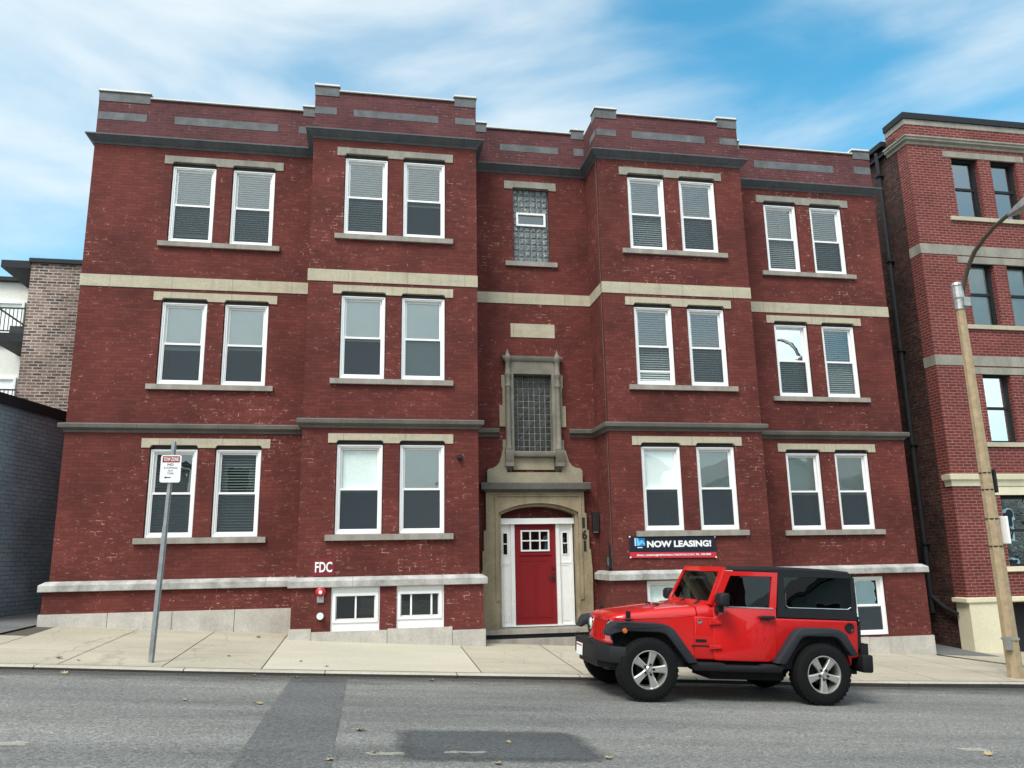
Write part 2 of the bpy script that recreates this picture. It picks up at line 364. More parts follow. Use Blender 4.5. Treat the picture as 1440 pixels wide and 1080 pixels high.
# ------------------------------------------------------------------ mesh helpers
class MB:
    def __init__(self):
        self.bm = bmesh.new()
    def face(self, pts, mi=0):
        vs = [self.bm.verts.new(p) for p in pts]
        f = self.bm.faces.new(vs); f.material_index = mi
        return f
    def box(self, x0, x1, y0, y1, z0, z1, mi=0):
        v = [self.bm.verts.new(p) for p in ((x0, y0, z0), (x1, y0, z0), (x1, y1, z0), (x0, y1, z0),
                                            (x0, y0, z1), (x1, y0, z1), (x1, y1, z1), (x0, y1, z1))]
        for q in ((0, 3, 2, 1), (4, 5, 6, 7), (0, 1, 5, 4), (1, 2, 6, 5), (2, 3, 7, 6), (3, 0, 4, 7)):
            f = self.bm.faces.new([v[i] for i in q]); f.material_index = mi
    def prism(self, poly, axis, a, b, mi=0):
        mk = {'y': lambda p, t: (p[0], t, p[1]), 'x': lambda p, t: (t, p[0], p[1]), 'z': lambda p, t: (p[0], p[1], t)}[axis]
        va = [self.bm.verts.new(mk(p, a)) for p in poly]
        vb = [self.bm.verts.new(mk(p, b)) for p in poly]
        n = len(poly)
        fs = [self.bm.faces.new(va), self.bm.faces.new(vb[::-1])]
        for i in range(n):
            fs.append(self.bm.faces.new([va[i], vb[i], vb[(i + 1) % n], va[(i + 1) % n]]))
        for f in fs: f.material_index = mi
    def loft(self, secs, mi=0, cap=True, closed=True):
        rings = [[self.bm.verts.new(p) for p in s] for s in secs]
        n = len(secs[0])
        for a, b in zip(rings, rings[1:]):
            for i in range(n if closed else n - 1):
                j = (i + 1) % n
                f = self.bm.faces.new([a[i], a[j], b[j], b[i]]); f.material_index = mi
        if cap and closed:
            for s in (rings[0][::-1], rings[-1]):
                f = self.bm.faces.new(s); f.material_index = mi
    def lathe(self, prof, org, ax='z', seg=24, mi=0, cap=True):
        secs = []
        for r, h in prof:
            s = []
            for k in range(seg):
                a = 2 * math.pi * k / seg
                c, d = r * math.cos(a), r * math.sin(a)
                p = {'z': (c, d, h), 'y': (c, h, d), 'x': (h, c, d)}[ax]
                s.append((org[0] + p[0], org[1] + p[1], org[2] + p[2]))
            secs.append(s)
        self.loft(secs, mi, cap)
    def tube(self, pts, rad, seg=10, mi=0):
        pts = [Vector(p) for p in pts]
        if not isinstance(rad, (list, tuple)): rad = [rad] * len(pts)
        secs = []
        ref = None
        for i, p in enumerate(pts):
            d = (pts[min(i + 1, len(pts) - 1)] - pts[max(i - 1, 0)]).normalized()
            if ref is None:
                ref = d.orthogonal().normalized()
            ref = (ref - d * ref.dot(d)).normalized()
            o = d.cross(ref)
            secs.append([tuple(p + (ref * math.cos(2 * math.pi * k / seg) + o * math.sin(2 * math.pi * k / seg)) * rad[i]) for k in range(seg)])
        self.loft(secs, mi)
    def sweep(self, path, prof, mi=0):
        # path: plan polyline (x,y); outward is to the right of travel; prof: (offset, z)
        n = len(path); offs = []
        def nrm(a, b):
            d = Vector((b[0] - a[0], b[1] - a[1])).normalized()
            return Vector((d.y, -d.x))
        for i in range(n):
            if i == 0: m = nrm(path[0], path[1])
            elif i == n - 1: m = nrm(path[-2], path[-1])
            else:
                a, b = nrm(path[i - 1], path[i]), nrm(path[i], path[i + 1])
                m = (a + b) / max(1e-6, (1 + a.dot(b)))
            offs.append(m)
        secs = [[(p[0] + o.x * q[0], p[1] + o.y * q[0], q[1]) for q in prof] for p, o in zip(path, offs)]
        self.loft(secs, mi)
    def wall(self, y, x0, x1, z0, z1, holes=(), depth=0.2, mi=0):
        xs = sorted({x0, x1, *[h[0] for h in holes], *[h[1] for h in holes]})
        zs = sorted({z0, z1, *[h[2] for h in holes], *[h[3] for h in holes]})
        xs = [x for x in xs if x0 <= x <= x1]; zs = [z for z in zs if z0 <= z <= z1]
        g = {}
        def V(x, z):
            if (x, z) not in g: g[(x, z)] = self.bm.verts.new((x, y, z))
            return g[(x, z)]
        for i in range(len(xs) - 1):
            for j in range(len(zs) - 1):
                cx, cz = (xs[i] + xs[i + 1]) / 2, (zs[j] + zs[j + 1]) / 2
                if any(h[0] < cx < h[1] and h[2] < cz < h[3] for h in holes): continue
                f = self.bm.faces.new([V(xs[i], zs[j]), V(xs[i + 1], zs[j]), V(xs[i + 1], zs[j + 1]), V(xs[i], zs[j + 1])])
                f.material_index = mi
        for a, b, c, d in holes:
            c2 = max(c, z0); d2 = min(d, z1)
            self.face([(a, y, c2), (a, y, d2), (a, y + depth, d2), (a, y + depth, c2)], mi)
            self.face([(b, y, c2), (b, y + depth, c2), (b, y + depth, d2), (b, y, d2)], mi)
            if d < z1: self.face([(a, y, d2), (b, y, d2), (b, y + depth, d2), (a, y + depth, d2)], mi)
            if c > z0: self.face([(a, y, c2), (a, y + depth, c2), (b, y + depth, c2), (b, y, c2)], mi)
    def ring(self, x0, x1, z0, z1, t, y0, y1, mi=0, tb=None, tt=None):
        tb = t if tb is None else tb; tt = t if tt is None else tt
        self.box(x0, x0 + t, y0, y1, z0, z1, mi); self.box(x1 - t, x1, y0, y1, z0, z1, mi)
        self.box(x0 + t, x1 - t, y0, y1, z0, z0 + tb, mi); self.box(x0 + t, x1 - t, y0, y1, z1 - tt, z1, mi)
    def xf(self, fn):
        for v in self.bm.verts: v.co = Vector(fn(v.co.x, v.co.y, v.co.z))
    def bevel(self, w, seg=2, ang=30):
        bmesh.ops.remove_doubles(self.bm, verts=self.bm.verts, dist=1e-5)
        es = [e for e in self.bm.edges if len(e.link_faces) == 2 and e.calc_face_angle(0) > R(ang)]
        bmesh.ops.bevel(self.bm, geom=es, offset=w, segments=seg, profile=0.5, affect='EDGES', clamp_overlap=True)
    def build(self, name, mats, parent=None, smooth=False, local=False, sang=35):
        bm = self.bm
        bmesh.ops.recalc_face_normals(bm, faces=bm.faces)
        uv = bm.loops.layers.uv.new("UVMap")
        for f in bm.faces:
            n = f.normal; ax = max(range(3), key=lambda k: abs(n[k]) + (0.01 if k == 1 else 0))
            for l in f.loops:
                c = l.vert.co
                l[uv].uv = (c.y, c.z) if ax == 0 else ((c.x, c.z) if ax == 1 else (c.x, c.y))
        if smooth:
            for f in bm.faces: f.smooth = True
            for e in bm.edges:
                if len(e.link_faces) != 2 or e.calc_face_angle(0) > R(sang): e.smooth = False
        me = bpy.data.meshes.new(name); bm.to_mesh(me); bm.free()
        for m in (mats if isinstance(mats, (list, tuple)) else [mats]):
            me.materials.append(M[m] if isinstance(m, str) else m)
        o = bpy.data.objects.new(name, me); COL.objects.link(o)
        if parent is not None:
            attach(o, parent, local)
        return o

WORLD = {}
def attach(o, parent, local=False):
    o.parent = parent
    if not local:
        o.matrix_parent_inverse = Matrix.Translation(-WORLD.get(parent.name, Vector((0, 0, 0))))

def tag(o, label, cat, group=None, kind=None):
    if label: o['label'] = label
    if cat: o['category'] = cat
    if group: o['group'] = group
    if kind: o['kind'] = kind
    return o
def thing(name, label, cat, loc, group=None):
    o = bpy.data.objects.new(name, None); COL.objects.link(o)
    o.location = loc; o.empty_display_size = 0.3
    WORLD[o.name] = Vector(loc)
    return tag(o, label, cat, group)
def struct(o):
    o['kind'] = 'structure'; return o

def text_mesh(body, cx, cz, w, h, y, mt, name, parent, bold=0.0, local=False, normal='-y', depth=0.002):
    cu = bpy.data.curves.new("txt", 'FONT'); cu.body = body; cu.size = 1.0; cu.offset = bold
    cu.align_x = 'LEFT'; cu.extrude = 0.0; cu.resolution_u = 3
    ob = bpy.data.objects.new("txt", cu); COL.objects.link(ob)
    bpy.context.view_layer.update()
    me = bpy.data.meshes.new_from_object(ob.evaluated_get(bpy.context.evaluated_depsgraph_get()))
    bpy.data.objects.remove(ob); bpy.data.curves.remove(cu)
    xs = [v.co.x for v in me.vertices]; ys = [v.co.y for v in me.vertices]
    x0, x1, y0, y1 = min(xs), max(xs), min(ys), max(ys)
    for v in me.vertices:
        a = (v.co.x - x0) / (x1 - x0) - 0.5; b = (v.co.y - y0) / (y1 - y0) - 0.5
        if normal == '-y': v.co = Vector((cx + a * w, y, cz + b * h))
        else: v.co = Vector((y, cx - a * w, cz + b * h))
    me.name = name
    me.materials.clear(); me.materials.append(M[mt])
    o = bpy.data.objects.new(name, me); COL.objects.link(o)
    attach(o, parent, local)
    return o

# ------------------------------------------------------------------ ground
GX = -0.0652
def zwalk(x, y): return -0.272 + GX * x + 0.033 * y
def zroad(x, y): return -0.471 + GX * x - 0.015 * (y + 4)
KERB = [(-60, -4.9), (-12, -4.40), (-7.8, -4.235), (-5.84, -4.25), (-3.77, -4.17), (-1.73, -4.045), (0.48, -3.90), (4.77, -3.84), (8.35, -3.46), (12, -3.2), (60, -2.2)]
def ykerb(x):
    for a, b in zip(KERB, KERB[1:]):
        if a[0] <= x <= b[0]: return a[1] + (b[1] - a[1]) * (x - a[0]) / (b[0] - a[0])
    return KERB[-1][1]
mb = MB()
mb.face([(-150, -150, zroad(-150, 0) - 0.9), (150, -150, zroad(150, 0) - 0.9), (150, 150, zroad(150, 0) - 0.9), (-150, 150, zroad(-150, 0) - 0.9)])
struct(mb.build("ground", 'earth'))
mb = MB()
xs = [-60] + [k * 1.0 for k in range(-16, 19)] + [60]
for a, b in zip(xs, xs[1:]):
    ya, yb = ykerb(a) + 0.05, ykerb(b) + 0.05
    mb.face([(a, -28, zroad(a, -28)), (b, -28, zroad(b, -28)), (b, yb, zroad(b, yb)), (a, ya, zroad(a, ya))])
struct(mb.build("road", 'road'))
def sheet(name, poly, mt, dz, zf):
    m = MB(); m.face([(x, y, zf(x, y) + dz) for x, y in poly])
    return struct(m.build(name, mt))
rp = []
for k in range(30):
    y = -4.14 - k * 0.72; rp.append((-3.28 + 0.008 * random.uniform(-1, 1), y))
lp = [(-4.03 + 0.008 * random.uniform(-1, 1), y) for _, y in rp]
sheet("road_patch", rp + lp[::-1], 'road_patch', 0.004, zroad)
def ragged(x0, x1, y0, y1, n=14, j=0.05):
    p = []
    for k in range(n): p.append((x0 + (x1 - x0) * k / n, y0 + random.uniform(-j, j)))
    for k in range(n // 2): p.append((x1 + random.uniform(-j, j), y0 + (y1 - y0) * k * 2 / n))
    for k in range(n): p.append((x1 - (x1 - x0) * k / n, y1 + random.uniform(-j, j)))
    for k in range(n // 2): p.append((x0 + random.uniform(-j, j), y1 - (y1 - y0) * k * 2 / n))
    return p
# worn-in tar patch: coverage thins out towards its ragged rim
nd, lk = M['road_dark'].node_tree.nodes, M['road_dark'].node_tree.links
at = nd.new("ShaderNodeAttribute"); at.attribute_name = "cover"
tcn = nd.new("ShaderNodeTexCoord")
nz = noise(nd, lk, tcn.outputs["Object"], 5.0, 8, 0.85)
sm = nd.new("ShaderNodeMath"); sm.operation = 'ADD'; lk.new(at.outputs["Fac"], sm.inputs[0]); lk.new(nz, sm.inputs[1])
lk.new(maprange(nd, lk, sm.outputs[0], 0.60, 1.25, 0.0, 0.95), nd["Principled BSDF"].inputs["Alpha"])
m = MB(); nx_, ny_ = 40, 28
gv = [[m.bm.verts.new((-2.95 + 2.2 * i / nx_, -9.55 + 1.75 * j / ny_, zroad(-2.95 + 2.2 * i / nx_, -9.55 + 1.75 * j / ny_) + 0.005)) for j in range(ny_ + 1)] for i in range(nx_ + 1)]
for i in range(nx_):
    for j in range(ny_): m.bm.faces.new([gv[i][j], gv[i + 1][j], gv[i + 1][j + 1], gv[i][j + 1]])
o = m.build("road_patch", 'road_dark'); struct(o)
ca = o.data.attributes.new("cover", 'FLOAT', 'POINT')
for v in o.data.vertices:
    dx = max(0.0, abs(v.co.x + 1.85) - 0.70) / 0.28; dy = max(0.0, abs(v.co.y + 8.68) - 0.46) / 0.28
    ca.data[v.index].value = max(0.0, 0.85 - 0.85 * math.hypot(dx, dy))
# grit and damp dirt lying in the gutter, thinning out into the road
nd, lk = M['gutter'].node_tree.nodes, M['gutter'].node_tree.links
at = nd.new("ShaderNodeAttribute"); at.attribute_name = "cover"
tcn = nd.new("ShaderNodeTexCoord")
mpg = nd.new("ShaderNodeMapping"); mpg.inputs["Scale"].default_value = (0.45, 1.6, 1); lk.new(tcn.outputs["Object"], mpg.inputs["Vector"])
sm = nd.new("ShaderNodeMath"); sm.operation = 'ADD'; lk.new(at.outputs["Fac"], sm.inputs[0]); lk.new(noise(nd, lk, mpg.outputs["Vector"], 2.6, 8, 0.75), sm.inputs[1])
lk.new(maprange(nd, lk, sm.outputs[0], 0.66, 1.15, 0.0, 0.8), nd["Principled BSDF"].inputs["Alpha"])
m = MB(); cov = []
xs_ = [-16 + 0.5 * k for k in range(69)]
gv = []
for x in xs_:
    row = []
    for q, c_ in ((-0.004, 0.75), (0.12, 0.55), (0.35, 0.33), (0.8, 0.16), (1.5, 0.0)):
        y = ykerb(x) - q; row.append(m.bm.verts.new((x, y, zroad(x, y) + 0.0065))); cov.append(c_)
    gv.append(row)
for i in range(len(xs_) - 1):
    for j in range(4): m.bm.faces.new([gv[i][j], gv[i + 1][j], gv[i + 1][j + 1], gv[i][j + 1]])
o = m.build("gutter_grit", 'gutter'); struct(o)
ca = o.data.attributes.new("cover", 'FLOAT', 'POINT')
for k, c_ in enumerate(cov): ca.data[k].value = c_
for a, b, c, d in ((-3.0, -2.70, -9.16, -9.06), (-6.2, -5.72, -8.95, -8.8), (2.9, 3.15, -8.75, -8.58), (-2.35, -2.0, -9.05, -8.98)):
    sheet("road_marking", ragged(a, b, c, d, 8, 0.025), 'paint_worn', 0.009, zroad)

# sidewalk: bed plus slabs with open joints
mb = MB()
xs = [-60] + [k * 1.0 for k in range(-16, 19)] + [60]
for a, b in zip(xs, xs[1:]):
    ya, yb = ykerb(a) + 0.1, ykerb(b) + 0.1
    mb.face([(a, ya, zwalk(a, ya) - 0.02), (b, yb, zwalk(b, yb) - 0.02), (b, 2.4, zwalk(b, 2.4) - 0.02), (a, 2.4, zwalk(a, 2.4) - 0.02)])
struct(mb.build("sidewalk_bed", 'walk_base'))
joints = [(-15.0, 0, 0), (-13.3, 0, 0), (-11.7, 0, 0), (-10.2, 0, 0), (-8.55, 0, 0), (-7.16, 0, 0), (-5.82, 0, 0), (-4.49, 0, 0), (-1.31, 1, 0), (0.29, 0, 0), (1.9, 0, 0), (3.5, 0, 0),
          (5.1, 0, 0), (6.7, 0, 0), (8.3, 0, 0), (9.9, 0, 0), (11.5, 0, 0), (13.1, 0, 0), (14.7, 0, 0), (60, 0, 0)]
mb = MB()
prev = -60
for jx, new, _ in joints:
    g = 0.008
    a, b = prev + g, jx - g
    ka, kb = ykerb(a) + 0.17, ykerb(b) + 0.17
    back = 2.4 if a > 9.0 else (0.4 if a > -8.9 else -1.45)
    rows = [(None, -2.86), (-2.86, back)] if not new else [(None, back)]
    if new: rows = [(None, back)]
    for r0, r1 in rows:
        q = [(a, ka if r0 is None else r0 + g * 0.6), (b, kb if r0 is None else r0 + g * 0.6), (b, r1 - g * 0.6), (a, r1 - g * 0.6)]
        mb.face([(x, y, zwalk(x, y)) for x, y in q], 1 if new else 0)
    prev = jx
struct(mb.build("sidewalk", ['walk', 'walk_new']))
mb = MB()
kx = [-60, -30] + [k * 1.9 - 15 for k in range(0, 18)] + [30, 60]
for a, b in zip(kx, kx[1:]):
    a += 0.006; b -= 0.006
    sec = []
    for x in (a, b):
        y = ykerb(x); zt = zwalk(x, y)
        sec.append([(x, y + 0.165, zt - 0.2), (x, y + 0.165, zt + 0.002), (x, y + 0.025, zt), (x, y + 0.004, zt - 0.018), (x, y - 0.012, zt - 0.2)])
    mb.loft(sec)
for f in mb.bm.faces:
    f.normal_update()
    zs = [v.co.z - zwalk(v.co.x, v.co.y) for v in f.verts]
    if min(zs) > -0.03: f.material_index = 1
struct(mb.build("kerb", ['kerb', 'kerb_top']))
mb = MB()
mb.face([(x, y, zwalk(x, y) + 0.01) for x, y in ((-30, -1.55), (-9.05, -1.55), (-8.93, -0.2), (-8.86, 9), (-30, 9))])
struct(mb.build("driveway", 'lot'))
mb = MB()
mb.face([(x, y, zwalk(x, y) + 0.006) for x, y in ((9.2, 0.0), (10.86, 0.0), (10.86, 14), (9.2, 14))])
struct(mb.build("alley_pavement", 'lot'))
mb = MB()
d = Vector((0.94, -1.40)).normalized(); nn = Vector((-d.y, d.x)) * 0.05
p0, p1 = Vector((9.16, 0.02)), Vector((10.25, -1.60))
mb.face([(q.x, q.y, zwalk(q.x, q.y) + 0.012) for q in (p0 - nn, p1 - nn, p1 + nn, p0 + nn)])
o = mb.build("step_shadow_strip", 'black'); tag(o, "narrow black strip painted as the shadow gap at a sidewalk step beside the alley", "shadow strip")  # flat black strip painted for the shadow gap along the step edge

# ------------------------------------------------------------------ red apartment building
XL, XB0, XB1, XR0, XR1, XW = -8.81, -4.318, -0.928, 1.755, 5.122, 9.111
YL, YB, YC, YR, YW = 0.0, -0.88, 0.09, -0.90, 0.0
ZP = 10.03
bld = thing("apartment_building", "three storey dark red brick apartment building with two projecting bays and a red front door", "apartment building", (0.4, 0.0, -0.3))
floors = [(1.843, 3.542, 3.571, 3.754), (4.843, 6.544, 6.574, 6.754), (7.849, 9.544, 9.579, 9.763)]
bays = {'L': (YL, [(-7.239, -6.373), (-6.025, -5.165)], (-7.409, -4.997)),
        'B': (YB, [(-3.659, -2.790), (-2.461, -1.594)], (-3.828, -1.427)),
        'R': (YR, [(2.437, 3.277), (3.635, 4.473)], (2.244, 4.642)),
        'W': (YW, [(6.140, 6.963), (7.338, 8.165)], (5.949, 8.353))}
NOTCH = 0.055
def holes(k, lo=0.9):
    return [(a - 0.012, b + 0.012, f[0] - 0.02, f[2] + NOTCH + 0.006) for a, b in bays[k][1] for f in floors]
mb = MB()
ZB = 0.95
mb.wall(YL, XL, XB0, ZB, ZP, holes('L')); mb.wall(YB, XB0, XB1, ZB, ZP, holes('B'))
mb.wall(YR, XR0, XR1, ZB, ZP, holes('R')); mb.wall(YW, XR1, XW, ZB, ZP, holes('W'))
mb.wall(YC, XB1, XR0, -0.6, ZP, [(-0.46, 1.36, -0.6, 2.56), (-0.06, 0.83, 3.45, 5.30), (0.04, 0.87, 7.80, 9.61)], 0.3)
def xwall(x, y0, y1, z0, z1): mb.face([(x, y0, z0), (x, y1, z0), (x, y1, z1), (x, y0, z1)])
for x, a, b in ((XB0, YB, YL), (XB1, YB, YC), (XR0, YR, YC), (XR1, YR, YW)): xwall(x, a, b, ZB, ZP)
xwall(XL, 0, 13, ZB, 11.0); xwall(XW, 0, 13, ZB, 11.0)
mb.face([(XL, 13, -1), (XW, 13, -1), (XW, 13, 11), (XL, 13, 11)])
# basement storey stands 7 cm proud
e = 0.07
mb.wall(YL - e, XL - e, XB0 - e, -0.6, ZB, []); xwall(XL - e, YL - e, 13, -0.6, ZB)
bw = [(-3.68, -2.80, 0.09, 0.885), (-2.49, -1.61, 0.105, 0.885)]
mb.wall(YB - e, XB0 - e, XB1 + e, -0.9, ZB, bw, 0.25); xwall(XB0 - e, YB - e, YL - e, -0.9, ZB); xwall(XB1 + e, YB - e, YC, -0.9, ZB)
bwr = [(2.38, 3.30, 0.0, 0.885)]
mb.wall(YR - e, XR0 - e, XR1 + e, -1.1, ZB, bwr, 0.25); xwall(XR0 - e, YR - e, YC, -1.1, ZB); xwall(XR1 + e, YR - e, YW - e, -1.1, ZB)
bww = [(7.41, 8.17, -0.43, 0.83)]
mb.wall(YW - e, XR1 + e, XW + e, -1.4, ZB, bww, 0.25); xwall(XW + e, YW - e, 13, -1.4, ZB)
mb.build("wall", 'brick', bld)
mb = MB(); mb.face([(XL, 0.1, 10.6), (XW, 0.1, 10.6), (XW, 13, 10.6), (XL, 13, 10.6)]); mb.face([(XB0, YB + .05, 10.6), (XB1, YB + .05, 10.6), (XB1, .1, 10.6), (XB0, .1, 10.6)]); mb.face([(XR0, YR + .05, 10.6), (XR1, YR + .05, 10.6), (XR1, .1, 10.6), (XR0, .1, 10.6)])
mb.build("roof", 'roof', bld)

PATH = [(XL, 13), (XL, YL), (XB0, YL), (XB0, YB), (XB1, YB), (XB1, YC), (XR0, YC), (XR0, YR), (XR1, YR), (XR1, YW), (XW, YW), (XW, 13)]
# parapet: brick up to the low line, raised stone ends
ZM, ZT = 11.02, 11.13
mb = MB()
segs = [('x', YL, XL, XB0), ('x', YB, XB0, XB1), ('x', YC, XB1, XR0), ('x', YR, XR0, XR1), ('x', YW, XR1, XW)]
for _, y, a, b in segs: mb.wall(y, a, b, ZP, ZM)
for x, a, b in ((XB0, YB, YL), (XB1, YB, YC), (XR0, YR, YC), (XR1, YR, YW)): xwall(x, a, b, ZP, ZM)
for _, y, a, b in segs: mb.face([(a, y + 0.3, ZP), (b, y + 0.3, ZP), (b, y + 0.3, ZM), (a, y + 0.3, ZM)]); mb.face([(a, y, ZM), (b, y, ZM), (b, y + 0.3, ZM), (a, y + 0.3, ZM)])
mb.build("parapet", 'brick_par_haze', bld)
ends = [(YL, XL, -7.80), (YL, -4.63, XB0), (YB, XB0, -3.83), (YB, -1.39, XB1), (YC, XB1, -0.56), (YC, 1.45, XR0), (YR, XR0, 2.24), (YR, 4.65, XR1), (YW, XR1, 5.62), (YW, 8.66, XW)]
for y, a, b in ends:
    mb = MB(); mb.box(a - 0.004, b + 0.004, y - 0.012, y + 0.31, ZM - 0.10, ZT); mb.build("parapet_stone", 'panel_grey', bld)
pan = [(YL, -8.80, -7.84, 10.50, 10.67), (YL, -7.28, -5.15, 10.50, 10.68), (YL, -4.72, -4.33, 10.5, 10.67), (YB, -4.31, -3.87, 10.50, 10.66), (YB, -3.52, -1.74, 10.49, 10.65), (YB, -1.38, -0.94, 10.50, 10.65),
       (YC, -0.9, -0.68, 10.5, 10.66), (YC, -0.24, 1.13, 10.50, 10.66), (YC, 1.50, 1.74, 10.50, 10.68), (YR, 1.77, 2.22, 10.50, 10.65), (YR, 2.59, 4.32, 10.49, 10.66), (YR, 4.68, 5.10, 10.50, 10.66),
       (YW, 5.99, 8.08, 10.49, 10.68), (YW, 8.65, 9.10, 10.52, 10.71)]
for y, a, b, c, d in pan:
    mb = MB(); mb.box(a, b, y - 0.006, y + 0.05, c, d); mb.build("parapet_stone", 'panel_grey', bld)
for x, y0, y1 in ((XR0 - 0.006, YR + 0.02, YR + 0.5), (XB1 + 0.006, YB + 0.02, YB + 0.5)):
    mb = MB(); mb.box(min(x, x + 0.02 * (1 if x > 0 else -1)), max(x, x + 0.02 * (1 if x > 0 else -1)), y0, y1, 10.50, 10.65); mb.build("parapet_stone", 'panel_grey', bld)
mb = MB()
for (_, y, a, b) in segs:
    en = [q for q in ends if q[0] == y and a - .01 <= q[1] and q[2] <= b + .01]
    l = en[0][2]; r = en[1][1]
    mb.box(l + 0.004, r - 0.004, y - 0.03, y + 0.32, ZM, ZM + 0.025, 0)
    mb.box(l + 0.004, r - 0.004, y - 0.012, y + 0.30, ZM + 0.025, ZM + 0.06, 1)
    for _, p, q in en:
        mb.box(p - 0.02, q + 0.02, y - 0.032, y + 0.32, ZT, ZT + 0.02, 0)
        mb.box(p - 0.01, q + 0.01, y - 0.018, y + 0.30, ZT + 0.02, ZT + 0.065, 1)
mb.build("coping", ['stone_dark', 'cap_white'], bld)
mb = MB()
mb.sweep(PATH, [(-0.05, 9.93), (0.012, 9.93), (0.03, 9.965), (0.06, 9.99), (0.11, 10.04), (0.145, 10.075), (0.155, 10.08), (0.155, 10.105), (0.14, 10.115), (-0.05, 10.14)])
mb.build("cornice", 'cornice', bld)
mb = MB()
mb.sweep(PATH, [(-0.05, 6.826), (0.012, 6.826), (0.012, 7.074), (-0.05, 7.074)])
mb.build("string_course", 'lime', bld)
BEL = [(-0.05, 3.86), (0.02, 3.86), (0.03, 3.90), (0.085, 3.93), (0.105, 3.945), (0.11, 4.01), (0.095, 4.03), (-0.05, 4.06)]
mb = MB()
mb.sweep(PATH[:5] + [(XB1, YC), (-0.36, YC)], BEL); mb.build("belt_course", 'stone_dark', bld); mb = MB(); mb.sweep([(1.17, YC)] + PATH[6:], BEL)
mb.build("belt_course", 'stone_dark', bld)
WT = [(-0.05, 0.885), (0.13, 0.885), (0.14, 0.895), (0.14, 1.0), (0.13, 1.015), (0.05, 1.065), (-0.05, 1.075)]
mb = MB()
mb.sweep([(XL, 13), (XL, YL), (XB0, YL), (XB0, YB), (XB1, YB), (XB1, YC)], WT); mb.build("water_table", 'water', bld); mb = MB()
mb.sweep([(XR0, YC), (XR0, YR), (XR1, YR), (XR1, YW), (XW, YW), (XW, 13)], WT)
mb.build("water_table", 'water', bld)
mb = MB()
gr = [(YL, XL, -7.735, 0.49), (YL, -7.725, -6.61, 0.49), (YL, -6.60, -5.495, 0.49), (YL, -5.485, XB0 - 0.11, 0.49),
      (YB, XB0 - .1, -4.02, 0.165), (YB, -4.012, -2.66, 0.105), (YB, -2.652, -1.455, 0.125), (YB, -1.447, XB1 + .1, 0.062),
      (YR, XR0 - .1, 3.0, -0.1), (YR, 3.01, XR1 + .1, -0.22), (YW, XR1 + .1, 7.63, -0.445), (YW, 7.64, XW + .1, -0.455)]
for y, a, b, t in gr:
    if a == XL: a = XL - 0.10
    mb = MB(); mb.box(a, b, y - 0.105, y + 0.02, zwalk(b, y) - 0.5, t); mb.build("foundation_block", 'granite', bld)
for q in ((XB1 + 0.0, XB1 + 0.099, YB - 0.09, YC - 0.01, -0.9, 0.058), (XR0 - 0.099, XR0, YR - 0.09, YC - 0.01, -1.0, -0.104), (XL - 0.10, XL, 0.03, 13, -0.3, 0.488), (XW, XW + 0.10, 0.03, 13, -1.6, -0.457)):
    mb = MB(); mb.box(*q); mb.build("foundation_block", 'granite', bld)

